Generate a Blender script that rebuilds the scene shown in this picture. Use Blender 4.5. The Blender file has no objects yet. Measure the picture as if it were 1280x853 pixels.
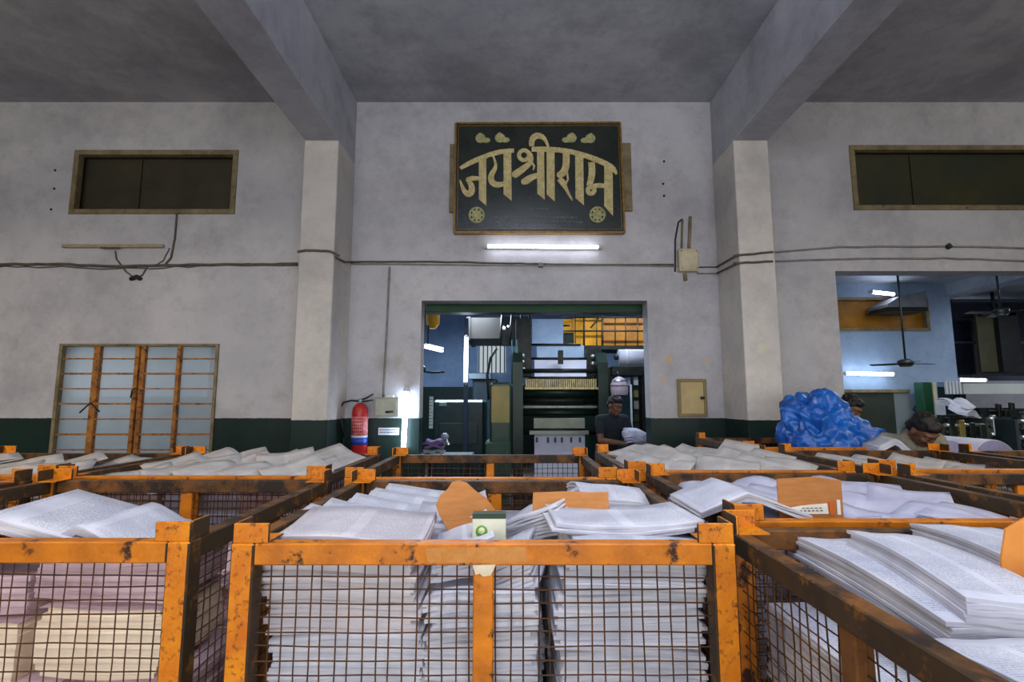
import bpy, bmesh, math, random
from mathutils import Vector, Matrix, Euler, noise
sc = bpy.context.scene
COL = sc.collection
R = math.radians
PI = math.pi

# ------------------------------------------------------------------ camera
F = 636.0; TILT = R(6.6); EYE = 1.5
cam_d = bpy.data.cameras.new('camera'); cam = bpy.data.objects.new('camera', cam_d); COL.objects.link(cam)
cam.location = (0, 0, EYE); cam.rotation_euler = (R(90) + TILT, 0, 0)
cam_d.sensor_width = 36; cam_d.lens = F / 1280 * 36; cam_d.clip_start = 0.02
sc.camera = cam

def P(px, py, Y):
    """point of the plane y = Y that the photograph shows at (px, py)"""
    a = (px - 640) / F; b = (426.5 - py) / F
    ry = math.cos(TILT) - b * math.sin(TILT); rz = math.sin(TILT) + b * math.cos(TILT)
    s = Y / ry
    return Vector((a * s, Y, EYE + rz * s))

# ------------------------------------------------------------------ materials
def lin(c):
    return tuple(((v / 255) / 12.92 if v / 255 <= .04045 else ((v / 255 + .055) / 1.055) ** 2.4) for v in c) + (1,)

MATS = {}
def mat(name, c1, c2=None, scale=6, detail=5, rough=.6, metal=0, bump=0, bscale=None, lo=.35, hi=.65, c3=None, s3=30, lo3=.6, hi3=.66, spec=.4, emis=None, es=0, coords='Object', stretch=None):
    if name in MATS: return MATS[name]
    m = bpy.data.materials.new(name); m.use_nodes = True; nt = m.node_tree; N = nt.nodes; L = nt.links
    b = N['Principled BSDF']; b.inputs['Roughness'].default_value = rough; b.inputs['Metallic'].default_value = metal
    b.inputs['Specular IOR Level'].default_value = spec
    b.inputs['Base Color'].default_value = lin(c1)
    tc = N.new('ShaderNodeTexCoord'); src = tc.outputs[coords]
    if stretch:
        mp = N.new('ShaderNodeMapping'); mp.inputs['Scale'].default_value = stretch; L.new(src, mp.inputs[0]); src = mp.outputs[0]
    out = None
    if c2:
        n = N.new('ShaderNodeTexNoise'); n.inputs['Scale'].default_value = scale; n.inputs['Detail'].default_value = detail; n.inputs['Roughness'].default_value = .65
        L.new(src, n.inputs['Vector'])
        r = N.new('ShaderNodeValToRGB'); r.color_ramp.elements[0].position = lo; r.color_ramp.elements[1].position = hi
        r.color_ramp.elements[0].color = lin(c1); r.color_ramp.elements[1].color = lin(c2)
        L.new(n.outputs['Fac'], r.inputs[0]); out = r.outputs[0]
        if c3:
            n3 = N.new('ShaderNodeTexNoise'); n3.inputs['Scale'].default_value = s3; n3.inputs['Detail'].default_value = 6; n3.inputs['Roughness'].default_value = .7
            L.new(src, n3.inputs['Vector'])
            r3 = N.new('ShaderNodeValToRGB'); r3.color_ramp.elements[0].position = lo3; r3.color_ramp.elements[1].position = hi3
            r3.color_ramp.elements[0].color = (0, 0, 0, 1); r3.color_ramp.elements[1].color = (1, 1, 1, 1)
            L.new(n3.outputs['Fac'], r3.inputs[0])
            mx = N.new('ShaderNodeMixRGB'); L.new(r3.outputs[0], mx.inputs[0]); L.new(out, mx.inputs[1]); mx.inputs[2].default_value = lin(c3)
            out = mx.outputs[0]
        L.new(out, b.inputs['Base Color'])
    if bump:
        nb = N.new('ShaderNodeTexNoise'); nb.inputs['Scale'].default_value = bscale or scale * 4; nb.inputs['Detail'].default_value = 5
        L.new(src, nb.inputs['Vector'])
        bp = N.new('ShaderNodeBump'); bp.inputs['Strength'].default_value = bump; bp.inputs['Distance'].default_value = .01
        L.new(nb.outputs['Fac'], bp.inputs['Height']); L.new(bp.outputs[0], b.inputs['Normal'])
    if emis:
        b.inputs['Emission Color'].default_value = lin(emis); b.inputs['Emission Strength'].default_value = es
    MATS[name] = m
    return m

def wall_mat(name, c1, c2, stain, dado=None, dado_z=1.32, smudges=(), d2=(30, 48, 44)):
    """limewashed plaster with roller mottling, grime patches and an oil painted dado"""
    m = bpy.data.materials.new(name); m.use_nodes = True; nt = m.node_tree; N = nt.nodes; L = nt.links
    b = N['Principled BSDF']; b.inputs['Roughness'].default_value = .75; b.inputs['Specular IOR Level'].default_value = .25
    g = N.new('ShaderNodeNewGeometry'); pos = g.outputs['Position']
    def nz(scale, det=5, ro=.6):
        n = N.new('ShaderNodeTexNoise'); n.inputs['Scale'].default_value = scale; n.inputs['Detail'].default_value = det; n.inputs['Roughness'].default_value = ro
        L.new(pos, n.inputs['Vector']); return n.outputs['Fac']
    def ramp(f, a, bb, ca, cb):
        r = N.new('ShaderNodeValToRGB'); r.color_ramp.elements[0].position = a; r.color_ramp.elements[1].position = bb
        r.color_ramp.elements[0].color = ca; r.color_ramp.elements[1].color = cb; L.new(f, r.inputs[0]); return r.outputs[0]
    def mix(f, a, c):
        x = N.new('ShaderNodeMixRGB')
        if f is not None: L.new(f, x.inputs[0])
        L.new(a, x.inputs[1])
        if isinstance(c, tuple): x.inputs[2].default_value = c
        else: L.new(c, x.inputs[2])
        return x.outputs[0]
    base = ramp(nz(1.3, 6), .36, .64, lin(c1), lin(c2))
    k = ramp(nz(.9, 9, .75), .46, .70, (0, 0, 0, 1), (.75, .75, .75, 1))
    base = mix(k, base, lin(stain))
    k2 = ramp(nz(6, 8, .75), .5, .75, (0, 0, 0, 1), (.5, .5, .5, 1))
    base = mix(k2, base, lin(stain))
    k3 = ramp(nz(28, 3, .7), .68, .75, (0, 0, 0, 1), (.3, .3, .3, 1))
    base = mix(k3, base, lin(tuple(int(v * .6) for v in stain)))
    rough_in = None
    if smudges:
        for (p, r, colr) in smudges:
            d = N.new('ShaderNodeVectorMath'); d.operation = 'DISTANCE'; L.new(pos, d.inputs[0]); d.inputs[1].default_value = p
            a = N.new('ShaderNodeMath'); a.operation = 'MULTIPLY_ADD'; L.new(nz(14, 4), a.inputs[0]); a.inputs[1].default_value = r * 1.6; L.new(d.outputs['Value'], a.inputs[2])
            f = ramp(a.outputs[0], r * 1.2, r * 2.0, (.6, .6, .6, 1), (0, 0, 0, 1))
            base = mix(f, base, lin(colr))
    if dado:
        s = N.new('ShaderNodeSeparateXYZ'); L.new(pos, s.inputs[0])
        a = N.new('ShaderNodeMath'); a.operation = 'MULTIPLY_ADD'; L.new(nz(20, 2), a.inputs[0]); a.inputs[1].default_value = .012; L.new(s.outputs['Z'], a.inputs[2])
        lt = N.new('ShaderNodeMath'); lt.operation = 'LESS_THAN'; L.new(a.outputs[0], lt.inputs[0]); lt.inputs[1].default_value = dado_z
        dcol = ramp(nz(3, 6, .7), .35, .7, lin(dado), lin(d2))
        chip = ramp(nz(16, 6, .75), .7, .73, (0, 0, 0, 1), (.7, .7, .7, 1))
        dcol = mix(chip, dcol, lin((120, 125, 120)))
        base = mix(lt.outputs[0], base, dcol)
        rr = N.new('ShaderNodeMapRange'); L.new(lt.outputs[0], rr.inputs[0]); rr.inputs[3].default_value = .75; rr.inputs[4].default_value = .38
        L.new(rr.outputs[0], b.inputs['Roughness'])
    L.new(base, b.inputs['Base Color'])
    bp = N.new('ShaderNodeBump'); bp.inputs['Strength'].default_value = .25; bp.inputs['Distance'].default_value = .01
    L.new(nz(9, 6, .7), bp.inputs['Height']); L.new(bp.outputs[0], b.inputs['Normal'])
    MATS[name] = m
    return m

def glow(name, col, st):
    m = bpy.data.materials.new(name); m.use_nodes = True; nt = m.node_tree; nt.nodes.clear()
    e = nt.nodes.new('ShaderNodeEmission'); e.inputs[0].default_value = lin(col); e.inputs[1].default_value = st
    o = nt.nodes.new('ShaderNodeOutputMaterial'); nt.links.new(e.outputs[0], o.inputs[0]); return m

def paper_mat(name, c1, c2, ink=.35):
    """white newsprint with faint blocks of printed lines"""
    m = bpy.data.materials.new(name); m.use_nodes = True; nt = m.node_tree; N = nt.nodes; L = nt.links
    b = N['Principled BSDF']; b.inputs['Roughness'].default_value = .8; b.inputs['Specular IOR Level'].default_value = .2
    tc = N.new('ShaderNodeTexCoord'); oi = N.new('ShaderNodeObjectInfo')
    n = N.new('ShaderNodeTexNoise'); n.inputs['Scale'].default_value = 9; n.inputs['Detail'].default_value = 4; L.new(tc.outputs['Object'], n.inputs['Vector'])
    r = N.new('ShaderNodeValToRGB'); r.color_ramp.elements[0].position = .35; r.color_ramp.elements[1].position = .65
    r.color_ramp.elements[0].color = lin(c1); r.color_ramp.elements[1].color = lin(c2); L.new(n.outputs['Fac'], r.inputs[0])
    # printed lines: uv.y stripes broken by noise, inside the text block, on the page faces only
    s = N.new('ShaderNodeSeparateXYZ'); L.new(tc.outputs['UV'], s.inputs[0])
    def M(op, a, bb=None, c=None):
        x = N.new('ShaderNodeMath'); x.operation = op
        for i, v in enumerate((a, bb, c)):
            if v is None: continue
            if isinstance(v, (int, float)): x.inputs[i].default_value = v
            else: L.new(v, x.inputs[i])
        return x.outputs[0]
    u, v = s.outputs['X'], s.outputs['Y']
    stripe = M('GREATER_THAN', M('FRACT', M('MULTIPLY', v, 62)), .45)
    wn = N.new('ShaderNodeTexNoise'); wn.inputs['Scale'].default_value = 110; wn.inputs['Detail'].default_value = 1
    mp = N.new('ShaderNodeMapping'); mp.inputs['Scale'].default_value = (1.2, .35, 1); L.new(tc.outputs['UV'], mp.inputs[0]); L.new(mp.outputs[0], wn.inputs['Vector'])
    words = M('GREATER_THAN', wn.outputs['Fac'], .47)
    inx = M('LESS_THAN', M('ABSOLUTE', M('SUBTRACT', M('FRACT', M('MULTIPLY', u, 2)), .5)), .41)
    iny = M('LESS_THAN', M('ABSOLUTE', M('SUBTRACT', v, .5)), .43)
    f = M('MULTIPLY', M('MULTIPLY', stripe, words), M('MULTIPLY', inx, iny)); f = M('MULTIPLY', f, ink)
    mx = N.new('ShaderNodeMixRGB'); L.new(f, mx.inputs[0]); L.new(r.outputs[0], mx.inputs[1]); mx.inputs[2].default_value = lin((60, 62, 70))
    L.new(mx.outputs[0], b.inputs['Base Color'])
    bp = N.new('ShaderNodeBump'); bp.inputs['Strength'].default_value = .2; bp.inputs['Distance'].default_value = .006
    L.new(n.outputs['Fac'], bp.inputs['Height']); L.new(bp.outputs[0], b.inputs['Normal'])
    MATS[name] = m
    return m

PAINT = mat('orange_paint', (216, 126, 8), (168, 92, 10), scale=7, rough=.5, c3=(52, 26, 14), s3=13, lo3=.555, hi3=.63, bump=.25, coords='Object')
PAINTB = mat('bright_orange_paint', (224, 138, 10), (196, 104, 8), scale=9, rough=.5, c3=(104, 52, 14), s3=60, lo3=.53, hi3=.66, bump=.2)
WORN_SHADE = mat('worn_shaded_orange_paint', (82, 56, 26), (132, 80, 24), scale=5, rough=.6, c3=(36, 24, 16), s3=9, lo3=.44, hi3=.6, bump=.3)  # wear, plus the shade of side and rear rails put into the colour
SIDE_SHADE = mat('shaded_side_paint', (70, 50, 24), (46, 34, 20), scale=6, rough=.7, c3=(120, 76, 22), s3=14, lo3=.56, hi3=.64)  # orange paint with the shade of sideways faces put into its colour
WIRE = mat('rusty_wire', (104, 66, 34), (62, 40, 24), scale=20, rough=.6, metal=.3)
PAPER = paper_mat('newsprint', (184, 185, 198), (208, 208, 216), .42)
PAPERW = paper_mat('newsprint_warm', (190, 184, 190), (208, 202, 206), .45)
PAPERG = paper_mat('newsprint_grey', (172, 168, 166), (196, 192, 188), .3)
PAPERL = paper_mat('newsprint_lavender', (176, 176, 200), (198, 198, 216), .18)
PAPERC = paper_mat('newsprint_cream', (230, 208, 184), (242, 222, 198), .05)
PAPERP = paper_mat('newsprint_pink', (178, 150, 158), (205, 178, 184), .12)
CARD = mat('cardboard', (184, 124, 66), (168, 108, 56), scale=14, rough=.8, stretch=(1, 1, 6))
CARDD = mat('dark_cardboard', (92, 74, 48), (74, 60, 42), scale=14, rough=.8)
CONC = mat('concrete', (66, 64, 60), (90, 86, 80), scale=2, rough=.8, c3=(40, 38, 36), s3=5, lo3=.5, hi3=.7, bump=.2)
DARKST = mat('dark_steel', (26, 30, 30), (44, 48, 44), scale=8, rough=.45, metal=.4)
GREENM = mat('press_green', (28, 52, 42), (18, 34, 30), scale=4, rough=.4, metal=.2)
GREENY = mat('machine_yellow_green', (120, 128, 70), (168, 140, 74), scale=3, rough=.45)
STEEL = mat('bright_steel', (200, 205, 205), (150, 155, 155), scale=10, rough=.3, metal=.8)
BRASS = mat('brass_fingers', (190, 172, 120), (130, 116, 78), scale=20, rough=.4, metal=.3)
YEL = mat('yellow_paint', (226, 166, 18), (206, 140, 12), scale=3, rough=.5)
YELD = mat('ochre_paint', (168, 112, 16), (128, 84, 14), scale=3, rough=.55)
WHITEP = mat('white_enamel', (214, 216, 220), (196, 200, 206), scale=5, rough=.4)
BEIGE = mat('beige_enamel', (196, 186, 158), (172, 160, 130), scale=8, rough=.5)
BLACK = mat('black_rubber', (20, 20, 22), (32, 32, 34), scale=8, rough=.5)
RUSTF = mat('ochre_window_steel', (176, 116, 44), (128, 76, 30), scale=9, rough=.6, c3=(70, 44, 26), s3=22, lo3=.52, hi3=.62)
WOOD = mat('old_wood', (136, 122, 92), (100, 88, 64), scale=6, rough=.7, stretch=(1, 1, 1), c3=(80, 66, 46), s3=18)
CABLE = mat('grimy_cable', (96, 88, 76), (70, 64, 58), scale=10, rough=.7)
PIPE = mat('grey_conduit', (136, 132, 126), (110, 106, 100), scale=10, rough=.6)
RED = mat('extinguisher_red', (190, 40, 36), (160, 28, 30), scale=8, rough=.35)
BLUE = mat('blue_band', (40, 70, 170), None, rough=.4)
TUBE = glow('tube_glow', (236, 242, 255), 13)
TUBE2 = glow('tube_glow_strong', (222, 238, 255), 24)
DARKBD = mat('dark_board', (46, 42, 30), (60, 54, 38), scale=3, rough=.7)
DARKGB = mat('dark_green_board', (40, 46, 34), (60, 56, 30), scale=2, rough=.7)
TEAL = mat('teal_board', (24, 92, 104), (20, 70, 84), scale=3, rough=.5)

# ------------------------------------------------------------------ mesh building
class MB:
    def __init__(s):
        s.bm = bmesh.new(); s.uv = s.bm.loops.layers.uv.new('UVMap')
    def box(s, x0, x1, y0, y1, z0, z1, M=None, bevel=0):
        if x0 > x1: x0, x1 = x1, x0
        if y0 > y1: y0, y1 = y1, y0
        if z0 > z1: z0, z1 = z1, z0
        v = [s.bm.verts.new(c) for c in ((x0, y0, z0), (x1, y0, z0), (x1, y1, z0), (x0, y1, z0), (x0, y0, z1), (x1, y0, z1), (x1, y1, z1), (x0, y1, z1))]
        fs = [s.bm.faces.new([v[i] for i in q]) for q in ((0, 3, 2, 1), (4, 5, 6, 7), (0, 1, 5, 4), (1, 2, 6, 5), (2, 3, 7, 6), (3, 0, 4, 7))]
        vs = set(v)
        if bevel:
            es = {e for f in fs for e in f.edges}
            r = bmesh.ops.bevel(s.bm, geom=list(es), offset=bevel, segments=1, affect='EDGES', profile=.7)
            vs = {w for f in r['faces'] for w in f.verts}
        if M is not None: bmesh.ops.transform(s.bm, matrix=M, verts=list(vs))
        return s
    def tube(s, pts, r, n=8, cap=True, smooth=True):
        pts = [Vector(p) for p in pts]; rings = []
        rr = r if isinstance(r, (list, tuple)) else [r] * len(pts)
        up = None
        for i, p in enumerate(pts):
            if i == 0: d = pts[1] - p
            elif i == len(pts) - 1: d = p - pts[i - 1]
            else: d = (pts[i + 1] - pts[i]).normalized() + (p - pts[i - 1]).normalized()
            d.normalize()
            if up is None:
                up = Vector((0, 0, 1)) if abs(d.z) < .9 else Vector((1, 0, 0))
            a = d.cross(up).normalized(); b = a.cross(d).normalized(); up = b
            rings.append([s.bm.verts.new(p + (a * math.cos(2 * PI * k / n) + b * math.sin(2 * PI * k / n)) * rr[i]) for k in range(n)])
        for i in range(len(rings) - 1):
            for k in range(n):
                f = s.bm.faces.new((rings[i][k], rings[i][(k + 1) % n], rings[i + 1][(k + 1) % n], rings[i + 1][k])); f.smooth = smooth
        if cap:
            s.bm.faces.new(rings[0][::-1]); s.bm.faces.new(rings[-1])
        return s
    def lathe(s, prof, n=24, M=None):
        """profile of (r, z) turned about z, then placed by M"""
        rings = []; allv = []
        for (r, z) in prof:
            ring = [s.bm.verts.new((r * math.cos(2 * PI * k / n), r * math.sin(2 * PI * k / n), z)) for k in range(n)] if r > 1e-6 else [s.bm.verts.new((0, 0, z))]
            rings.append(ring); allv += ring
        for a, b in zip(rings, rings[1:]):
            for k in range(n):
                if len(a) == 1 and len(b) == 1: continue
                if len(a) == 1: f = s.bm.faces.new((a[0], b[k], b[(k + 1) % n]))
                elif len(b) == 1: f = s.bm.faces.new((a[k], a[(k + 1) % n], b[0]))
                else: f = s.bm.faces.new((a[k], a[(k + 1) % n], b[(k + 1) % n], b[k]))
                f.smooth = True
        if M is not None: bmesh.ops.transform(s.bm, matrix=M, verts=allv)
        return s
    def ball(s, c, r, n=12, M=None):
        rx, ry, rz = r if isinstance(r, (tuple, list)) else (r, r, r)
        res = bmesh.ops.create_uvsphere(s.bm, u_segments=n, v_segments=max(6, n * 2 // 3), radius=1)
        T = Matrix.Translation(c) @ (M or Matrix()) @ Matrix.Diagonal((rx, ry, rz, 1))
        bmesh.ops.transform(s.bm, matrix=T, verts=res['verts'])
        for v in res['verts']:
            for f in v.link_faces: f.smooth = True
        return s
    def prism(s, poly, y0, y1, M=None):
        """polygon in x,z extruded along y"""
        a = [s.bm.verts.new((x, y0, z)) for x, z in poly]; b = [s.bm.verts.new((x, y1, z)) for x, z in poly]
        s.bm.faces.new(a); s.bm.faces.new(b[::-1])
        for i in range(len(poly)):
            j = (i + 1) % len(poly); s.bm.faces.new((a[j], a[i], b[i], b[j]))
        if M is not None: bmesh.ops.transform(s.bm, matrix=M, verts=a + b)
        return s
    def ribbon(s, pts, y0, y1):
        """stroke with a width at each point (x, z, w) in the x,z plane, thick from y0 to y1"""
        L_, R_ = [], []
        for i, (x, z, w) in enumerate(pts):
            x0, z0 = pts[max(0, i - 1)][:2]; x1, z1 = pts[min(len(pts) - 1, i + 1)][:2]
            d = Vector((x1 - x0, z1 - z0)); d.normalize(); nn = Vector((-d.y, d.x)) * w / 2
            L_.append((x + nn.x, z + nn.y)); R_.append((x - nn.x, z - nn.y))
        for i in range(len(pts) - 1):
            s.prism([L_[i], L_[i + 1], R_[i + 1], R_[i]], y0, y1)
        return s
    def slab(s, fn, t, nx=6, ny=4, w=1, l=1, ox=0, oy=0, ang=0):
        """curved sheet slab: fn(u, v) -> height of its underside, u, v in -1..1"""
        ca, sa = math.cos(ang), math.sin(ang); g = [[], []]
        for k in (0, 1):
            for j in range(ny + 1):
                for i in range(nx + 1):
                    u = -1 + 2 * i / nx; v = -1 + 2 * j / ny
                    x = u * w / 2; y = v * l / 2
                    g[k].append(s.bm.verts.new((x * ca - y * sa + ox, x * sa + y * ca + oy, fn(u, v) + k * t)))
        W = nx + 1
        for j in range(ny):
            for i in range(nx):
                a, b, c, d = j * W + i, j * W + i + 1, (j + 1) * W + i + 1, (j + 1) * W + i
                f = s.bm.faces.new([g[1][q] for q in (a, b, c, d)]); f.smooth = True
                for lp, (q, r_) in zip(f.loops, ((i, j), (i + 1, j), (i + 1, j + 1), (i, j + 1))): lp[s.uv].uv = (q / nx, r_ / ny)
                f = s.bm.faces.new([g[0][q] for q in (d, c, b, a)]); f.smooth = True
        rim = [(i, 0) for i in range(nx)] + [(nx, j) for j in range(ny)] + [(i, ny) for i in range(nx, 0, -1)] + [(0, j) for j in range(ny, 0, -1)]
        idx = [j * W + i for i, j in rim]
        for a, b in zip(idx, idx[1:] + idx[:1]):
            s.bm.faces.new((g[0][a], g[0][b], g[1][b], g[1][a]))
        return s
    def mesh(s, name, m):
        me = bpy.data.meshes.new(name); s.bm.normal_update(); s.bm.to_mesh(me); s.bm.free()
        for q in (m if isinstance(m, (list, tuple)) else [m]): me.materials.append(q)
        return me
    def build(s, name, m, parent=None, loc=None, rot=None):
        return link(name, s.mesh(name, m), parent, loc, rot)

def link(name, data, parent=None, loc=None, rot=None):
    o = bpy.data.objects.new(name, data); COL.objects.link(o)
    if parent is not None: o.parent = parent
    if loc is not None: o.location = loc
    if rot is not None: o.rotation_euler = rot
    return o
def tag(o, label=None, cat=None, group=None, kind=None):
    if label: o['label'] = label
    if cat: o['category'] = cat
    if group: o['group'] = group
    if kind: o['kind'] = kind
    return o
def thing(name, label, cat, loc=(0, 0, 0), rz=0, group=None):
    return tag(link(name, None, None, loc, (0, 0, rz)), label, cat, group)
def struct(name, mb, m, parent=None):
    o = mb.build(name, m, parent)
    if parent is None: o['kind'] = 'structure'
    return o
KIDS = {}
def copy_tree(o, parent=None):
    c = o.copy(); COL.objects.link(c)
    if parent is not None: c.parent = parent
    for ch in list(o.children): copy_tree(ch, c)
    return c
def adopt(objs, parent):
    """children built in world coordinates, put under an empty that stands away from the origin"""
    for o in objs: o.parent = parent; o.matrix_parent_inverse = (Matrix.Translation(parent.location) @ parent.rotation_euler.to_matrix().to_4x4()).inverted()

# ------------------------------------------------------------------ the room
WY = 5.25            # face of the back wall
WT = .2              # its thickness
CZ = 4.75            # ceiling
sm = [((P(835, 450, WY)), .05, (206, 160, 96)), (P(882, 452, WY), .035, (204, 166, 110)), (P(828, 475, WY), .035, (190, 160, 110)),
      (P(478, 455, WY), .10, (156, 150, 140)), (P(497, 452, WY), .08, (160, 152, 140))]
WALL = wall_mat('wall_limewash', (188, 186, 189), (172, 171, 176), (138, 136, 141), dado=(22, 40, 36), smudges=sm)
COLM = wall_mat('column_limewash', (206, 200, 192), (190, 185, 180), (152, 148, 146), dado=(24, 42, 38), smudges=[(P(952, 437, 4.73), .05, (205, 200, 170))])
CEIL = wall_mat('ceiling_limewash', (172, 172, 178), (152, 152, 160), (118, 118, 124))
BEAM = wall_mat('beam_limewash', (180, 180, 186), (160, 160, 168), (124, 124, 130))
HALL = wall_mat('hall_blue_wash', (142, 168, 200), (128, 154, 188), (104, 128, 160), dado=(24, 46, 46), dado_z=1.82)
HALLC = wall_mat('hall_ceiling_wash', (166, 176, 190), (150, 160, 176), (110, 118, 130))

struct('floor', MB().box(-8, 11, -6, 16, -.2, 0), CONC)
struct('ceiling', MB().box(-8, 11, -6, WY + WT, CZ, CZ + .2), CEIL)

doorL = P(527, 376, WY); doorR = P(809, 376, WY)
DX0, DX1, DZ = doorL.x, P(809, 376, WY).x, doorL.z
RX0, RZ = P(1044, 340, WY).x, P(1043, 339, WY).z
LVx0, LVx1 = P(90, 230, WY).x, P(296, 230, WY).x; LVz0, LVz1 = P(190, 268, WY).z, P(190, 188, WY).z
RVx0, RVz0, RVz1 = P(1064, 225, WY).x, P(1150, 263, WY).z, P(1150, 182, WY).z; RVx1 = P(1305, 225, WY).x
WNx0, WNx1 = P(69, 500, WY).x, P(270, 500, WY).x; WNz0, WNz1 = .84, P(170, 430, WY).z
w = MB()
def cells(mb, xs, zs, holes, y0, y1):
    """wall of boxes between the given cuts, leaving the holes open"""
    for i in range(len(xs) - 1):
        run = None
        for k in range(len(zs) - 1):
            cx, cz = (xs[i] + xs[i + 1]) / 2, (zs[k] + zs[k + 1]) / 2
            solid = not any(h[0] < cx < h[1] and h[2] < cz < h[3] for h in holes)
            if solid: run = (run[0] if run else zs[k], zs[k + 1])
            if (not solid or k == len(zs) - 2) and run:
                mb.box(xs[i], xs[i + 1], y0, y1, run[0], run[1]); run = None
holes = [(DX0, DX1, -1, DZ), (RX0, 9.2, -1, RZ), (LVx0, LVx1, LVz0, LVz1), (RVx0, RVx1, RVz0, RVz1), (WNx0, WNx1, WNz0, WNz1)]
xs = sorted({-8, 11, DX0, DX1, RX0, 9.2, LVx0, LVx1, RVx0, RVx1, WNx0, WNx1}); zs = sorted({0, CZ, DZ, RZ, LVz0, LVz1, RVz0, RVz1, WNz0, WNz1})
cells(w, xs, zs, holes, WY, WY + WT)
struct('wall_back', w, WALL)
struct('wall_left', MB().box(-8.2, -8, -6, WY + WT, 0, CZ), WALL)
struct('wall_right', MB().box(11, 11.2, -6, 16, 0, CZ), WALL)
w = MB(); cells(w, [-8, -4.5, 5, 11], [0, 3.4, CZ], [(-4.5, 5, -1, 3.4)], -6.2, -6)
struct('wall_front', w, WALL)

# two columns with the beams they carry
def pier(n, x0, x1, nm):
    zb = P(400, 175, 4.73).z
    struct('trim_%d' % n, MB().box(x0, x1, 4.73, WY, 0, zb, bevel=.008), COLM)
    struct('trim_%d' % (n + 2), MB().box(x0, x1, -6, WY, zb, CZ, bevel=.008), BEAM)
pier(1, -2.035, -1.70, 'left'); pier(2, 2.17, 2.51, 'right')

# ventilators high on the wall: frame and boarded back
def vent(n, x0, x1, z0, z1, bm):
    f = MB(); t = .055
    for (a, b, c, d) in ((x0, x1, z0, z0 + t), (x0, x1, z1 - t, z1), (x0, x0 + t, z0 + t, z1 - t), (x1 - t, x1, z0 + t, z1 - t)):
        f.box(a, b, WY - .015, WY + .06, c, d, bevel=.004)
    o = struct('window_%d' % n, f, WOOD)
    b = MB().box(x0, x1, WY + .12, WY + .19, z0, z1).build('board', bm, o)
    l = MB()
    for k in range(1, 2): l.box(x0 + t + (x1 - x0) * k / 3 - .012, x0 + t + (x1 - x0) * k / 3 + .012, WY + .10, WY + .118, z0 + t, z1 - t)
    l.build('batten', bm, o)
vent(1, LVx0, LVx1, LVz0, LVz1, DARKBD); vent(3, RVx0, RVx1, RVz0, RVz1, DARKGB)

# steel casement window with frosted panes
def frosted():
    m = bpy.data.materials.new('frosted_glass'); m.use_nodes = True; nt = m.node_tree; N = nt.nodes; N.clear(); L = nt.links
    tr = N.new('ShaderNodeBsdfTranslucent'); tr.inputs[0].default_value = lin((224, 228, 230))
    tp = N.new('ShaderNodeBsdfTransparent'); tp.inputs[0].default_value = lin((206, 214, 220))
    gl = N.new('ShaderNodeBsdfGlossy'); gl.inputs[0].default_value = (.8, .85, .9, 1); gl.inputs['Roughness'].default_value = .25
    a = N.new('ShaderNodeMixShader'); b = N.new('ShaderNodeMixShader'); o = N.new('ShaderNodeOutputMaterial')
    tc = N.new('ShaderNodeTexCoord'); nz = N.new('ShaderNodeTexNoise'); nz.inputs['Scale'].default_value = 4; L.new(tc.outputs['Object'], nz.inputs['Vector'])
    mr = N.new('ShaderNodeMapRange'); L.new(nz.outputs['Fac'], mr.inputs[0]); mr.inputs[3].default_value = .15; mr.inputs[4].default_value = .45
    L.new(mr.outputs[0], a.inputs[0]); L.new(tr.outputs[0], a.inputs[1]); L.new(tp.outputs[0], a.inputs[2])
    b.inputs[0].default_value = .12; L.new(a.outputs[0], b.inputs[1]); L.new(gl.outputs[0], b.inputs[2]); L.new(b.outputs[0], o.inputs[0])
    return m
GLASS = frosted()
x0, x1, z0, z1 = WNx0, WNx1, WNz0, WNz1
f = MB()
for (a, b, c, d) in ((x0, x1, z0, z0 + .04), (x0, x1, z1 - .025, z1), (x0, x0 + .035, z0 + .04, z1 - .025), (x1 - .03, x1, z0 + .04, z1 - .025)):
    f.box(a, b, WY - .02, WY + .05, c, d, bevel=.003)
win = struct('window_2', f, WOOD)
cut = [P(v, 440, WY).x for v in (122, 176, 224)]
for k, (cx, hw) in enumerate(zip(cut, (.032, .05, .018))):
    if k == 1:
        MB().box(cx - hw, cx - .008, WY - .012, WY + .04, z0 + .04, z1 - .025, bevel=.003).build('sash_stile', RUSTF, win)
        MB().box(cx + .006, cx + hw, WY - .006, WY + .04, z0 + .04, z1 - .025, bevel=.003).build('sash_stile', RUSTF, win)
        MB().tube([(cx + .0, WY - .03, 1.62), (cx - .02, WY - .05, 1.60), (cx - .03, WY - .045, 1.52)], .008, 6).build('window_handle', DARKST, win)
    else:
        MB().box(cx - hw, cx + hw, WY - .01, WY + .04, z0 + .04, z1 - .025, bevel=.003).build('sash_stile', RUSTF, win)
edges = [x0 + .035] + cut + [x1 - .03]
bars = [z1 - (z1 - z0) * k / 8 for k in range(1, 8)]
for i in range(4):
    a = edges[i] + (0 if i == 0 else (.032, .05, .018)[i - 1]); b = edges[i + 1] - (0 if i == 3 else (.032, .05, .018)[i])
    m = MB()
    for k, z in enumerate(bars): m.box(a, b, WY, WY + .03, z - (.009 if k % 2 else .006), z + (.009 if k % 2 else .006))
    m.build('glazing_bars', RUSTF, win)
    MB().box(a, b, WY + .032, WY + .038, z0 + .04, z1 - .025).build('pane', GLASS, win)
cx = cut[0]
MB().tube([(cx - .10, WY - .03, 1.37), (cx, WY - .03, 1.47), (cx + .10, WY - .03, 1.38)], .008, 6).build('stay', DARKST, win)
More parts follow.
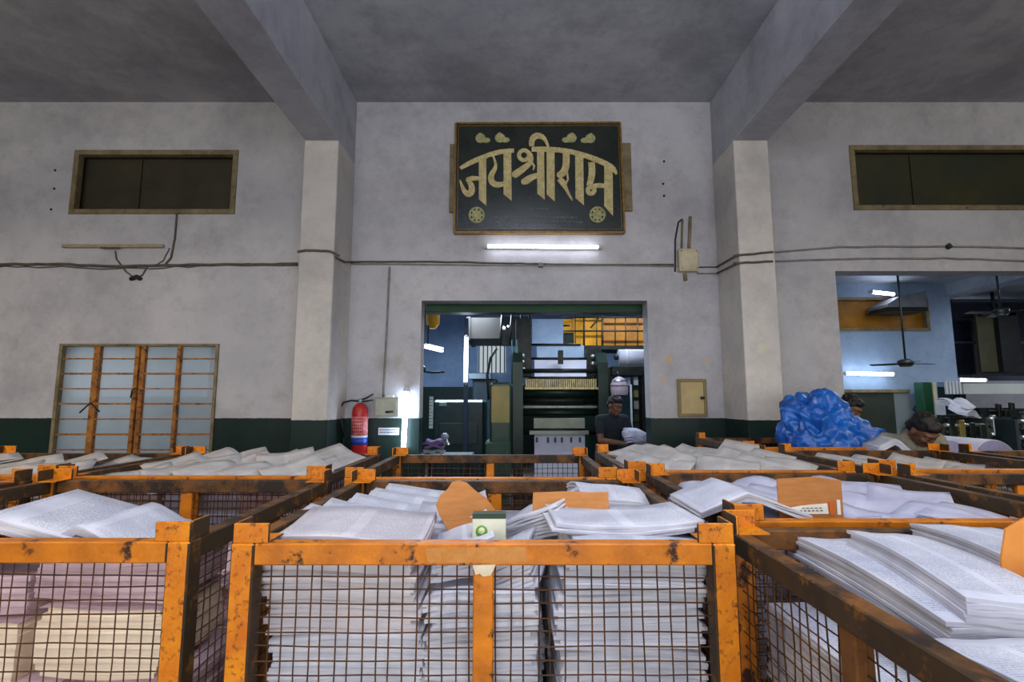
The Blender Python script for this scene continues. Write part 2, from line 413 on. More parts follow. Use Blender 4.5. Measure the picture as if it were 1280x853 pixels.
# low wall and pier added outside to darken the window panes
OUT = mat('outside_plaster', (150, 160, 165), (120, 132, 138), scale=1, rough=.9)
struct('wall_outside_added', MB().box(-9, -2.6, 7.4, 7.6, 0, 1.55).box(-3.75, -3.3, 6.3, 6.5, 0, 3.2), OUT)
struct('ground', MB().box(-12, -2.4, WY + WT, 12, -.22, -.02), CONC)

# press hall behind the wall: shell
HX0, HY1, HZ = -2.3, 12.4, 3.6
XR = P(1168, 450, 9.1).x; XR2 = P(1193, 430, 9.1).x
struct('wall_hall_left', MB().box(HX0 - .1, HX0, WY + WT, HY1, 0, HZ), HALL)
struct('wall_hall_back', MB().box(HX0, 11, HY1, HY1 + .2, 0, HZ), HALL)
struct('ceiling_hall', MB().box(HX0, 11, WY + WT, HY1, HZ, HZ + .2), HALLC)
w = MB(); YV = [P(1047, 372, 9.1), P(1162, 414, 9.1)]
cells(w, [4.6, YV[0].x - .05, YV[1].x, XR, XR2], sorted([0, YV[1].z, YV[0].z, 1.81, HZ]), [(YV[0].x - .05, YV[1].x, YV[1].z, YV[0].z), (XR, XR2, -1, 1.81)], 9.1, 9.3)
struct('wall_hall_divider', w, wall_mat('hall_divider_wash', (150, 170, 196), (138, 160, 188), (112, 134, 160)))
f = MB(); f.box(YV[0].x - .05, YV[1].x, 9.18, 9.22, YV[1].z, YV[0].z)
o = struct('window_4', f, YELD)
fr = MB(); t = .05
for (a, b, c, d) in ((YV[0].x - .05, YV[1].x, YV[1].z, YV[1].z + t), (YV[0].x - .05, YV[1].x, YV[0].z - t, YV[0].z), (YV[1].x - t, YV[1].x, YV[1].z + t, YV[0].z - t)): fr.box(a, b, 9.07, 9.17, c, d)
fr.build('window_frame', WOOD, o)
# beams of the hall ceiling
for k, (bx, bw) in enumerate(((3.3, .3), (7.9, .35))):
    struct('trim_%d' % (5 + k), MB().box(bx, bx + bw, WY + WT, HY1, HZ - .22, HZ), HALLC)
# dark green lintel girder just behind the doorway
g0 = P(530, 381, 5.6); g1 = P(806, 391, 5.6)
t_ = thing('steel_beam', 'dark green steel girder across the top of the central doorway', 'beam', (.5, 5.6, g1.z))
objs = [MB().box(DX0 + .002, DX1 + .2, 5.56, 5.60, g1.z, g0.z + .08).build('web', mat('girder_green', (30, 66, 44), (42, 88, 52), scale=3, rough=.6), None),
        MB().box(DX0 - .1, DX1 + .2, 5.50, 5.66, g1.z - .014, g1.z).build('flange', DARKST, None),
        MB().box(DX0 - .1, DX1 + .2, 5.50, 5.66, g0.z + .08, g0.z + .094).build('flange', DARKST, None)]
adopt(objs, t_)

# ------------------------------------------------------------------ wire mesh bins
TOPZ = 1.16
def wire_panel(length, z0, z1, pitch=.0325, seed=1, vertical_axis='x'):
    """woven wires in the plane y = 0 between x = 0 and length"""
    rnd = random.Random(seed); mb = MB(); r = .0019
    n = round(length / pitch); m = round((z1 - z0) / pitch)
    for i in range(1, n):
        x = length * i / n; k = rnd.uniform(-.003, .003); q = rnd.uniform(-.004, .004)
        pts = [(x + k * math.sin(j * 1.1) + q * j / 8, .0017 * (-1) ** (i + j), z0 + (z1 - z0) * j / 8) for j in range(9)]
        mb.tube(pts, r, 4, cap=False)
    for i in range(1, m):
        z = z0 + (z1 - z0) * i / m; k = rnd.uniform(-.003, .003); q = rnd.uniform(-.004, .004)
        pts = [(length * j / 8, .0019 * (-1) ** (i + j), z + k * math.sin(j * .9 + i) + q * j / 8) for j in range(9)]
        mb.tube(pts, r, 4, cap=False)
    return mb
PART = {}
def bin_parts(W, D):
    """meshes of a stillage W wide and D deep, origin at its front left foot"""
    key = (W, D)
    if key in PART: return PART[key]
    L_ = []; p = .055; rh = .05; d = .04
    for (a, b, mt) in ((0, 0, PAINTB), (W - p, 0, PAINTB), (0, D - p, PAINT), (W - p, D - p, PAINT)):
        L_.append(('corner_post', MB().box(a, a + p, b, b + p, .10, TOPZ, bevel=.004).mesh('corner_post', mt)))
        L_.append(('foot', MB().box(a - .004, a + p + .01, b - .004, b + p + .01, 0, .10, bevel=.006).mesh('foot', WORN_SHADE)))
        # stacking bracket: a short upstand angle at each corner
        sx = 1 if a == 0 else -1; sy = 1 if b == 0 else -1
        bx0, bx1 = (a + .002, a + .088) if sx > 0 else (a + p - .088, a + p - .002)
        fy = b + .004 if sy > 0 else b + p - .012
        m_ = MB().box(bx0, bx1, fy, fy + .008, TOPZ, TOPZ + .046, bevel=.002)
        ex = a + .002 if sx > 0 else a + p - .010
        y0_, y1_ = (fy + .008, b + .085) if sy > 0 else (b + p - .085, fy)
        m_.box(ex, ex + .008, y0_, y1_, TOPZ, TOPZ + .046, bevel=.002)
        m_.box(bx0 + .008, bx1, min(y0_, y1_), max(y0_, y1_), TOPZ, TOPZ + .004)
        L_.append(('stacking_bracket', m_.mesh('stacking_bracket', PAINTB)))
    for (y, mt) in ((0.002, PAINT), (D - d - .002, WORN_SHADE)):
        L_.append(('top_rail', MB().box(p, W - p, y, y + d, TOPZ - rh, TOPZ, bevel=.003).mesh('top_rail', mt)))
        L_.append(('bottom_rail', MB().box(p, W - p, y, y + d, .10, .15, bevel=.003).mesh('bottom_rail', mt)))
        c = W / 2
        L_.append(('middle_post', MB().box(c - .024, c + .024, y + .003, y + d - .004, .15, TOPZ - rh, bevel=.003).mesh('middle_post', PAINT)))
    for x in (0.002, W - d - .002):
        L_.append(('top_rail', MB().box(x, x + d, p, D - p, TOPZ - rh, TOPZ, bevel=.003).mesh('top_rail', WORN_SHADE)))
        L_.append(('bottom_rail', MB().box(x, x + d, p, D - p, .10, .15, bevel=.003).mesh('bottom_rail', WORN_SHADE)))
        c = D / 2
        L_.append(('middle_post', MB().box(x + .003, x + d - .004, c - .022, c + .022, .15, TOPZ - rh, bevel=.003).mesh('middle_post', WORN_SHADE)))
    for (y, s) in ((.028, 1), (D - .028, 2)):
        mb = wire_panel(W - 2 * p, .15, TOPZ - rh, seed=s); bmesh.ops.translate(mb.bm, vec=(p, y, 0), verts=mb.bm.verts)
        L_.append(('wire_panel', mb.mesh('wire_panel', WIRE)))
    for (x, s) in ((.024, 3), (W - .024, 4)):
        mb = wire_panel(D - 2 * p, .15, TOPZ - rh, seed=s); bmesh.ops.rotate(mb.bm, matrix=Matrix.Rotation(PI / 2, 3, 'Z'), verts=mb.bm.verts)
        bmesh.ops.translate(mb.bm, vec=(x, p, 0), verts=mb.bm.verts)
        L_.append(('wire_panel', mb.mesh('wire_panel', WIRE)))
    L_.append(('floor_plate', MB().box(.03, W - .03, .03, D - .03, .12, .135).mesh('floor_plate', WORN_SHADE)))
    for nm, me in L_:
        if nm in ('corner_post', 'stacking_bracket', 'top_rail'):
            me.materials.append(SIDE_SHADE)
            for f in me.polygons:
                if abs(f.normal.x) > .7: f.material_index = 1  # shade painted on the left and right faces
    PART[key] = L_
    return L_
def make_bin(x, y, W, D, label, rz=0):
    r = thing('wire_mesh_bin', label, 'bin', (x, y, 0), rz, 'orange wire mesh bins in rows')
    for nm, me in bin_parts(W, D): link(nm, me, r)
    return r

# ------------------------------------------------------------------ paper stacks
def sheaf_mesh(w, l, n, t, seed, shape='flat', amp=.0, off=.004, rot=.015, nx=6, ny=4, m=None):
    rnd = random.Random(seed); mb = MB()
    ph = rnd.uniform(0, 6); dx = dy = 0; h0 = 0
    for k in range(n):
        h = k * t * 1.04
        dx = dx * .93 + rnd.uniform(-1, 1) * off * .45; dy = dy * .93 + rnd.uniform(-1, 1) * off * .45
        a = amp; kk = k / max(1, n - 1)
        def fn(u, v, h=h, kk=kk):
            z = h
            if shape == 'tent': z += a * max(0, 1 - abs(u + .15) / 1.15) ** 1.1
            elif shape == 'curl': z += a * u * u
            elif shape == 'lift': z += a * max(0, v) ** 2
            elif shape == 'sag': z -= a * (1 - (u * .9) ** 2) * kk
            elif shape == 'wave': z += a * (math.sin(u * 2.2 + ph) * .6 + math.sin(v * 2.0 + ph * 2) * .5) * (.35 + .65 * kk)
            elif shape == 'fan': z += a * kk * (u + 1) * .5
            elif shape == 'bow': z += a * math.sin((v + 1) * PI / 2) * (.3 + .7 * kk)
            z += .0015 * math.sin(u * 5 + k * 1.7 + ph)
            return z
        mb.slab(fn, t, nx, ny, w + rnd.uniform(-.5, .5) * off, l + rnd.uniform(-.5, .5) * off, dx + rnd.uniform(-.4, .4) * off, dy + rnd.uniform(-.4, .4) * off, rnd.uniform(-1, 1) * rot)
    return mb.mesh('paper_stack', m or PAPER)
def sheaf(loc, w, l, n, t, label, seed=0, rot=(0, 0, 0), group=None, name='paper_stack', cat='paper stack', **k):
    return tag(link(name, sheaf_mesh(w, l, n, t, seed, **k), None, loc, rot), label, cat, group)
_SH = {}
def fast_sheaf(key, loc, rot, label, group):
    """copies share mesh data"""
    o = link('paper_stack', _SH[key], None, loc, rot)
    return tag(o, label, 'paper stack', group)

# ------------------------------------------------------------------ the bins, as they stand in rows
BINS = [  # x, y, W, D, key, label
    (-.668, 1.255, 1.20, .975, 'FC', 'orange mesh bin in the front centre, a scrap of white label on its middle post'),
    (-1.975, 1.27, 1.20, .975, 'FL', 'orange mesh bin at front left, pink and cream bundles showing through its mesh'),
    (.565, .42, 1.10, 1.0, 'NR', 'closest mesh bin, at bottom right, with long flat paper stacks in it'),
    (.625, 1.48, 1.10, .96, 'R1', 'mesh bin behind the near right one, with an upright brown carton flap among its papers'),
    (1.80, 1.48, 1.10, .96, 'R1b', 'low filled mesh bin at the right edge, beside the carton flap bin'),
    (-3.26, 1.27, 1.20, .975, 'FL2', 'mesh bin at the left edge of the photo, left of the pink and cream one'),
    (-3.27, 2.36, 1.20, .975, 'L2b', 'farther mesh bin at the left edge, in front of the dark green wall band'),
    (-2.03, 2.32, 1.20, .975, 'L2', 'mesh bin below the steel window, heaped with pointed white sheets'),
    (-.735, 2.275, 1.20, .975, 'C2', 'nearly empty mesh bin in front of the central doorway'),
    (.555, 2.50, 1.10, .96, 'R2', 'mesh bin below the small beige wall cabinet, heaped with slanting white sheets'),
    (1.80, 2.55, 1.10, .96, 'R2b', 'mesh bin in front of the blue tarpaulin with a brown sheet on its papers'),
    (3.02, 2.55, 1.10, .96, 'R2c', 'mesh bin at the right edge in front of the two white paper rolls'),
    (1.66, 3.72, 1.10, .96, 'R3', 'farthest mesh bin, standing at the right column with the blue tarpaulin over it'),
]
BY = {}
for (x, y, W, D, key, lab) in BINS:
    BY[key] = (make_bin(x, y, W, D, lab), x, y, W, D)
fc = BY['FC'][0]
LBL = mat('label_paper', (226, 214, 188), (205, 190, 160), scale=20, rough=.8)
m_ = MB(); m_.prism([(.575, 1.112), (.63, 1.113), (.618, 1.089), (.60, 1.086), (.592, 1.093), (.582, 1.09)], -.0015, 0)
tag(m_.build('paper_label', LBL, fc), 'torn white paper label')
m_ = MB(); m_.prism([(.46, 1.150), (.70, 1.153), (.705, 1.118), (.47, 1.116)], .0012, .0018)
tag(m_.build('tape', mat('old_tape', (186, 118, 44), (200, 140, 76), scale=25, rough=.25, c3=(230, 214, 190), s3=22, lo3=.62, hi3=.66), fc), 'yellowed clear tape')

# deep stacks standing on the floor of each bin
def deep(key, nx, ny, top, names, mats=(PAPER,), seed=0, gap=.012, n=None):
    r, x, y, W, D = BY[key]
    iw = (W - .14) / nx; il = (D - .14) / ny
    for j in range(ny):
        for i in range(nx):
            h = top - .138 + random.Random(seed + i * 7 + j * 3).uniform(-.02, .0)
            t = .0085; nn = int(h / (t * 1.04))
            mm = mats[(i + j) % len(mats)]
            k = (round(iw, 3), round(il, 3), nn, mm.name)
            if k not in _SH: _SH[k] = sheaf_mesh(iw - gap, il - gap, nn, t, seed + i + j * 5, off=.009, rot=.006, nx=4, ny=1, m=mm)
            lab = 'deep paper stack in the %s, %s from left, %s row' % (names, ['first', 'second', 'third', 'fourth'][i], ['front', 'rear'][j])
            fast_sheaf(k, (x + .07 + iw * (i + .5), y + .07 + il * (j + .5), .137), (0, 0, 0), lab, 'deep stacks of sheets in the bins')

DESC = {'FC': 'front centre bin', 'FL': 'front left bin', 'NR': 'near right bin', 'R1': 'bin with the carton flap', 'R1b': 'low filled right edge bin',
        'FL2': 'bin at the left edge', 'L2b': 'far left edge bin', 'L2': 'bin below the steel window', 'C2': 'nearly empty centre bin', 'R2': 'bin below the beige cabinet',
        'R2b': 'bin before the blue tarpaulin', 'R2c': 'bin before the paper rolls', 'R3': 'farthest bin by the right column'}
deep('NR', 4, 2, 1.00, DESC['NR'], (PAPERL, PAPER), 20)
deep('R1', 3, 2, 1.08, DESC['R1'], (PAPERL,), 30)
deep('R1b', 3, 2, 1.04, DESC['R1b'], (PAPERL,), 40)
deep('FL2', 3, 2, 1.06, DESC['FL2'], (PAPER,), 50)
deep('L2b', 3, 2, 1.06, DESC['L2b'], (PAPER,), 60)
deep('L2', 3, 2, 1.10, DESC['L2'], (PAPERP, PAPERL), 70)
deep('R2', 3, 2, 1.10, DESC['R2'], (PAPERP, PAPERL), 80)
deep('R2b', 3, 2, 1.05, DESC['R2b'], (PAPER,), 90)
deep('R2c', 3, 2, 1.05, DESC['R2c'], (PAPER,), 95)
deep('C2', 3, 2, .80, DESC['C2'], (PAPERL,), 99)
deep('R3', 3, 2, 1.00, DESC['R3'], (PAPERL,), 97)

# ---- front centre bin
G = 'folded sheets in the front centre bin'
x, y = -.668, 1.255
fy = y + .07 + .15
def S(cx, cy, z, w_, l_, n, t, lab, seed, rot=(0, 0, 0), **k): return sheaf((cx, cy, z), w_, l_, n, t, lab, seed, rot, G, **k)
# tall stacks against the front mesh and behind them
S(-.418, fy + .01, .137, .372, .30, 92, .0082, 'tall white stack against the front mesh at the left of the front centre bin', 1, off=.012, nx=10, ny=1, shape='wave', amp=.016)
S(-.075, fy + .01, .137, .27, .30, 90, .0082, 'tall white stack against the front mesh in the middle of the front centre bin', 2, off=.012, nx=10, ny=1, shape='wave', amp=.016)
S(.290, fy + .01, .137, .36, .30, 86, .0082, 'tall white stack against the front mesh at the right of the front centre bin', 3, off=.012, nx=10, ny=1, shape='wave', amp=.016)
for i, nm in enumerate(('left', 'middle', 'right')):
    S(-.43 + i * .36, 1.91, .137, .33, .44, 98, .0090, 'tall white stack against the back mesh at the %s of the front centre bin' % nm, 5 + i, off=.01, nx=4, ny=1)
S(-.425, fy, .925, .375, .29, 26, .0085, 'white stack with printed top at the left front of the front centre bin', 11, (R(1.2), 0, 0), shape='wave', amp=.016, off=.02, nx=12, m=PAPERW)
S(-.085, fy, .912, .265, .29, 13, .0088, 'slumped white stack behind the middle post of the front centre bin', 12, (R(1), R(-5), 0), shape='wave', amp=.014, off=.02, nx=10)
S(-.145, fy + .02, 1.045, .15, .27, 9, .007, 'steep white bundle leaning left of the torn cardboard in the front centre bin', 13, (0, R(-6), R(6)), shape='fan', amp=.03, off=.02)
S(.020, fy - .01, 1.01, .13, .22, 12, .007, 'narrow white bundle beside the green printed carton in the front centre bin', 14, (0, R(-17), R(-10)), shape='fan', amp=.02, off=.015)
S(.300, fy, .887, .365, .29, 13, .0092, 'thick white stack low at the right front of the front centre bin', 15, shape='wave', amp=.010, off=.018, nx=12)
S(.308, fy + .01, 1.013, .355, .28, 14, .0088, 'upper white stack at the right front of the front centre bin', 16, (R(1), R(1), 0), shape='wave', amp=.010, off=.02, nx=12)
S(.300, fy + .05, 1.136, .39, .26, 4, .006, 'open spread of white sheets on top at the right of the front centre bin', 17, (R(.5), R(0), R(3)), shape='curl', amp=.014, off=.03, nx=12)
for i in range(5):
    S(-.50 + i * .052, 1.60 + i * .075, 1.085 + .006 * i, .34, .16, 5, .006, 'fanned white bundle at the left rear of the front centre bin, %s from the front' % ['first', 'second', 'third', 'fourth', 'fifth'][i], 20 + i, (R(14), R(14 - i), R(-8 + 3 * i)), shape='fan', amp=.012, off=.012)
S(-.18, 1.72, 1.075, .22, .26, 9, .007, 'curled bundle with blue folded edges left of the torn cardboard', 26, (R(3), R(-10), R(4)), shape='curl', amp=.02)
S(.115, 1.73, 1.085, .20, .28, 8, .007, 'slanting white bundle between the two pieces of cardboard in the front centre bin', 27, (R(2), R(-13), R(-22)), shape='fan', amp=.03)
S(.345, 1.93, 1.10, .25, .20, 8, .007, 'curled white bundle in the right rear of the front centre bin, behind the open spread', 28, (R(5), R(6), R(10)), shape='bow', amp=.03)
# torn cardboard and cartons
def torn_card(pts, thick, mt, loc, rot, name, label, cat):
    m = MB(); m.prism(pts, -thick / 2, thick / 2); me = m.mesh(name, mt)
    return tag(link(name, me, None, loc, rot), label, cat)
a = []
for (px, py) in ((566, 700), (600, 700), (632, 690), (624, 662), (620, 638), (608, 622), (596, 614), (584, 603), (574, 600), (566, 602), (560, 611), (551, 618), (546, 630), (550, 642), (558, 655), (564, 672)):
    q = P(px, py, 1.60); a.append((q.x + .11, q.z - 1.1))
torn_card(a, .005, CARD, (-.11, 1.585, 1.1), (R(-9), 0, R(6)), 'cardboard_sheet', 'torn brown cardboard with a rounded top standing in the front centre bin', 'cardboard')
a = [(-.12, -.05), (.12, -.055), (.118, .055), (.06, .052), (-.02, .052), (-.118, .045)]
torn_card(a, .006, CARD, (P(714, 636, 1.62).x, 1.64, P(714, 638, 1.62).z), (R(-20), R(1), R(-6)), 'cardboard_flap', 'small brown cardboard flap lying right of the torn cardboard', 'cardboard')
q = P(611, 664, 1.40)
ct = thing('printed_carton', 'cream printed carton with a green round emblem against the torn cardboard', 'carton', (q.x, 1.42, q.z - .06))
MB().box(-.045, .045, -.006, .03, -.02, .10, bevel=.002).build('carton_body', mat('carton_cream', (222, 222, 200), (206, 208, 186), scale=20, rough=.6), ct)
MB().box(-.045, .045, -.0065, .031, .088, .101).build('carton_rim', mat('carton_rim_green', (44, 60, 40), None, rough=.6), ct)
EMB = mat('emblem_green', (110, 160, 64), (90, 140, 56), scale=40, rough=.6)
m_ = MB(); m_.lathe([(0, 0), (.016, 0), (.016, .001), (0, .001)], 24, Matrix.Translation((-.02, -.0062, .055)) @ Matrix.Rotation(PI / 2, 4, 'X'))
m_.build('emblem', EMB, ct)
m_ = MB(); m_.lathe([(0, 0), (.009, 0), (.009, .001), (0, .001)], 18, Matrix.Translation((-.02, -.0071, .057)) @ Matrix.Rotation(PI / 2, 4, 'X'))
m_.build('emblem_centre', mat('emblem_pale', (200, 214, 160), None, rough=.6), ct)

# ---- front left bin: pink covers and cream bundles
G = 'bundles in the front left bin'
bx, by = -1.975, 1.27
for i in range(3):
    sheaf((bx + .26 + i * .345, 1.98, .137), .31, .42, 78 if i else 74, .0098, 'tall pink stack against the back mesh of the front left bin, %s from its left' % ['first', 'second', 'third'][i], 40 + i, (0, 0, 0), G, m=PAPERP, nx=4, ny=1, off=.01)
for i in range(4):
    sheaf((bx + .185 + i * .272, 1.52, .137), .25, .30, 52, .0122, 'tall pink stack against the front mesh of the front left bin, %s from its left' % ['first', 'second', 'third', 'fourth'][i], 45 + i, (0, 0, 0), G, m=PAPERP, nx=4, ny=1, off=.01)
def bundle(cx, cz, w_, h_, lab, seed, mt=PAPERC, tilt=0):
    """rounded bundle of sheets with one cover sheet over it"""
    rnd = random.Random(seed); r = thing('paper_bundle', lab, 'paper bundle', (cx, 1.47, cz), 0, 'rounded bundles behind the left mesh')
    r.rotation_euler = (0, tilt, 0)
    m = MB(); n = max(3, int(h_ / .016))
    for k in range(n):
        s = 1 - .10 * abs(2 * k / (n - 1) - 1) ** 3
        m.slab(lambda u, v, k=k: k * h_ / n + .006 * math.sin(u * 2 + seed) , h_ / n * 1.0, 8, 2, w_ * s, .26 * s + .01, rnd.uniform(-.002, .002), 0, 0)
    m.build('sheets', mt, r)
    m = MB(); m.slab(lambda u, v: h_ + .006 * math.sin(u * 2 + seed) + .002 - .03 * max(0, abs(u) - .8), .003, 10, 2, w_ * .99, .262)
    m.build('cover_sheet', PAPERP, r)
    return r
bundle(bx + .155, .80, .20, .165, 'cream bundle behind the left mesh, cut by the left edge of the photo', 3)
bundle(bx + .60, .805, .30, .145, 'cream rounded bundle in the left half of the front left mesh', 4)
bundle(bx + .385, .815, .10, .10, 'narrow cream bundle squeezed between two others behind the left mesh', 9)
bundle(bx + .945, .815, .315, .165, 'cream rounded bundle beside the right post of the front left bin', 5, tilt=R(2))
for i, (cx, w_, z_, tl) in enumerate(((.22, .30, .975, 2), (.575, .38, .968, -2), (.945, .33, 1.0, 3))):
    sheaf((bx + cx, 1.47, z_), w_, .27, 8, .0115, 'drooping pink stack above the cream bundles, %s from the left' % ['first', 'second', 'third'][i], 60 + i, (0, R(tl), 0), G, shape='wave', amp=.014, m=PAPERP, nx=10)
sheaf((P(62, 660, 1.5).x, 1.50, 1.085), .62, .30, 5, .006, 'wide white tented sheets on top of the front left bin', 70, (R(3), 0, R(2)), G, shape='tent', amp=.10, nx=14)
sheaf((P(158, 664, 1.5).x, 1.50, 1.085), .27, .26, 4, .006, 'small white tented sheets beside the right bracket of the front left bin', 71, (R(2), 0, R(-3)), G, shape='tent', amp=.075, nx=10)

# ---- near right bin: long flat stacks
G = 'long stacks in the near right bin'
for (px0, py0, px1, py1, w_, n, z_, lab, sd) in (
        (1000, 672, 1195, 778, .185, 7, 1.085, 'thin long stack along the left rail of the near right bin', 80),
        (1068, 666, 1212, 748, .160, 10, 1.10, 'thick long stack second from the left rail of the near right bin', 81),
        (1150, 656, 1320, 722, .19, 9, 1.105, 'long stack third from the left rail of the near right bin', 82)):
    zt = z_ + n * .0078
    def PZ(px, py, z):
        a = (px - 640) / F; b = (426.5 - py) / F
        ry = math.cos(TILT) - b * math.sin(TILT); rz = math.sin(TILT) + b * math.cos(TILT); s = (z - EYE) / rz
        return Vector((a * s, ry * s, z))
    A = PZ(px0, py0, zt); B = PZ(px1, py1, zt)
    c = (A + B) / 2; d = B - A; ln = d.length; ang = math.atan2(d.y, d.x) + PI / 2
    off = Vector((math.cos(ang), math.sin(ang), 0)) * (w_ / 2 - .02)
    sheaf((c.x + off.x, c.y + off.y, z_), w_, ln + .02, n, .0075, lab, sd, (0, R(1.5), ang), G, shape='bow', amp=.012, off=.006, ny=10)
sheaf((.735, .66, 1.06), .20, .34, 9, .0075, 'long stack lying nearest the camera by the left rail of the near right bin', 84, (R(2), R(3), R(8)), G, shape='bow', amp=.01, ny=8)
sheaf((.985, .70, 1.085), .20, .36, 12, .0075, 'thick long stack nearest the camera in front of the orange cardboard', 85, (R(3), R(2), R(4)), G, shape='bow', amp=.01, ny=8)
q = P(1300, 690, .98)
torn_card([(-.062, -.10), (.16, -.10), (.17, .09), (.05, .10), (-.03, .055), (-.05, .0)], .005, mat('orange_cardboard', (214, 140, 62), (196, 120, 50), scale=10, rough=.8), (q.x, 1.0, 1.20), (R(-10), 0, R(-8)), 'cardboard_sheet', 'orange brown cardboard standing at the right edge in the near right bin', 'cardboard')

# ---- heaps on the other bins: slanting shingled bundles
def heap(key, rows, seed, mt=PAPERG, n=2, cols=5, w_=.30, yaw=(28, 50), pitch=(17, 27), roll=7):
    r, x, y, W, D = BY[key]; rnd = random.Random(seed)
    words = ['first', 'second', 'third', 'fourth', 'fifth', 'sixth', 'seventh']
    for j, (yy, ll, z_) in enumerate(rows):
        step = (W - .14 - w_ * 1.0) / (cols - 1)
        for i in range(cols):
            cx = x + .07 + w_ * .5 + i * step + rnd.uniform(-.015, .015); pt = R(rnd.uniform(*pitch)); yw = R(rnd.uniform(*yaw)) * (1 if rnd.random() < .6 else -1)
            cz = z_ + math.sin(pt) * ll * .5 + rnd.uniform(0, .015)
            M_ = Euler((pt, R(rnd.uniform(-roll, roll)), 0)).to_matrix() @ Matrix.Rotation(yw, 3, 'Z')
            sheaf((cx, y + yy + rnd.uniform(-.01, .01), cz), w_ * rnd.uniform(.85, 1.0), ll * rnd.uniform(.85, 1), n, .0055,
                  'slanting sheets on the %s, %s from left, %s row' % (DESC[key], words[i], ['front', 'middle', 'rear'][j]), seed * 10 + j * 7 + i,
                  M_.to_euler(), 'sheets heaped on the rear bins', shape=rnd.choice(['curl', 'wave', 'bow']), amp=.014, m=mt, off=.012, ny=6)
heap('R2', [(.20, .28, 1.09), (.52, .28, 1.10), (.80, .22, 1.11)], 3, pitch=(12, 21))
heap('L2', [(.20, .28, 1.09), (.52, .28, 1.09), (.82, .22, 1.10)], 4, pitch=(10, 20))
heap('R1', [(.20, .26, 1.07), (.52, .26, 1.08), (.80, .20, 1.08)], 5, mt=PAPERL, pitch=(4, 11))
heap('L2b', [(.24, .30, 1.08), (.66, .30, 1.09)], 6, cols=4, pitch=(6, 14))
heap('FL2', [(.24, .30, 1.05), (.66, .30, 1.06)], 7, cols=4, pitch=(2, 6))
heap('R2b', [(.22, .28, 1.05), (.62, .30, 1.06)], 8, cols=4, pitch=(5, 14))
heap('R2c', [(.22, .28, 1.05), (.62, .28, 1.05)], 9, cols=4, pitch=(4, 12))
heap('R1b', [(.5, .30, 1.04)], 10, cols=4, mt=PAPERL, pitch=(1, 4))
heap('C2', [(.24, .28, .81), (.7, .28, .81)], 11, cols=4, mt=PAPERL, pitch=(1, 4))
q = P(905, 612, 1.62)
sheaf((.73, 1.70, 1.135), .36, .22, 4, .005, 'white tented sheets overhanging the left rail of the bin with the carton flap', 200, (R(4), R(0), R(6)), None, shape='tent', amp=.075, nx=12)
q0, q1 = P(975, 643, 1.66), P(1050, 598, 1.66)
fl = thing('carton', 'upright brown carton flap with a printed white lower panel and orange stripes', 'carton', ((q0.x + q1.x) / 2, 1.66, q0.z), R(-3))
hw = (q1.x - q0.x) / 2; hh = q1.z - q0.z
m_ = MB(); m_.prism([(-hw, -.03), (hw, -.03), (hw, hh - .008), (hw * .2, hh + .004), (-hw, hh - .004)], 0, .006); m_.build('flap', CARD, fl)
m_ = MB(); m_.prism([(-hw * .62, -.0), (hw * .52, .002), (hw * .50, .034), (-hw * .3, .026), (-hw * .62, .02)], -.004, -.001)
m_.build('printed_panel', mat('carton_white', (222, 218, 204), None, rough=.7), fl)
m_ = MB()
for k in range(7): m_.box(-hw * .5 + k * .0125, -hw * .5 + k * .0125 + .008, -.0048, -.0041, .008 + .0003 * k, .012 + .0003 * k)
for k in range(5): m_.box(-hw * .3 + k * .013, -hw * .3 + k * .013 + .009, -.0048, -.0041, .017 + .0003 * k, .020 + .0003 * k)
m_.build('printed_lines', mat('print_grey', (110, 106, 100), None, rough=.7), fl)
m_ = MB().box(hw * .56, hw * .72, -.004, -.001, 0, .040); m_.build('orange_stripe', mat('stripe_orange', (196, 96, 30), None, rough=.7), fl)
m_ = MB().box(hw * .80, hw * .90, -.004, -.001, 0, .045); m_.build('white_stripe', mat('stripe_white', (224, 222, 214), None, rough=.7), fl)
# brown sheet on the far right bin
q = P(1210, 598, 2.75)
torn_card([(-.17, -.045), (.16, -.05), (.17, .03), (.05, .035), (-.16, .04)], .006, CARDD, (q.x, 2.66, q.z + .02), (R(-35), R(2), R(3)), 'cardboard_sheet', 'dark brown cardboard lying on the white sheets in front of the paper rolls', 'cardboard')

# ------------------------------------------------------------------ blue tarpaulin
TARP = mat('blue_tarpaulin', (6, 98, 190), (4, 60, 140), scale=5, rough=.38, c3=(40, 140, 220), s3=9, lo3=.6, hi3=.8, bump=.4, bscale=10, spec=.6)
def tarp():
    bm = bmesh.new(); bmesh.ops.create_icosphere(bm, subdivisions=6, radius=1)
    c = Vector((2.53, 4.14, 1.13))
    for v in bm.verts:
        n = v.co.normalized(); d = 1.0
        a = noise.noise(n * 1.5 + Vector((3, 1, 7)))
        b_ = abs(noise.noise(n * 2.0 + Vector((1, 9, 2)))); e = abs(noise.noise(n * 4.0 + Vector((5, 2, 2)))); g_ = abs(noise.noise(n * 9 + Vector((2, 7, 4))))
        d *= .93 + .14 * a + .30 * b_ - .16 * e - .06 * g_
        p = Vector((n.x * .37, n.y * .30, n.z * .42)) * d
        if p.z > 0: p.x -= p.z * .25
        if n.x > .25 and n.z < .35: p.x += (n.x - .25) * .18                      # the trailing right side
        p.z = max(p.z, -.09 + .02 * b_)
        v.co = c + p
    for f in bm.faces: f.smooth = True
    me = bpy.data.meshes.new('tarpaulin'); bm.to_mesh(me); bm.free(); me.materials.append(TARP)
    return tag(link('tarpaulin', me), 'crumpled bright blue plastic tarpaulin heaped beside the right column', 'tarpaulin')
tarp()

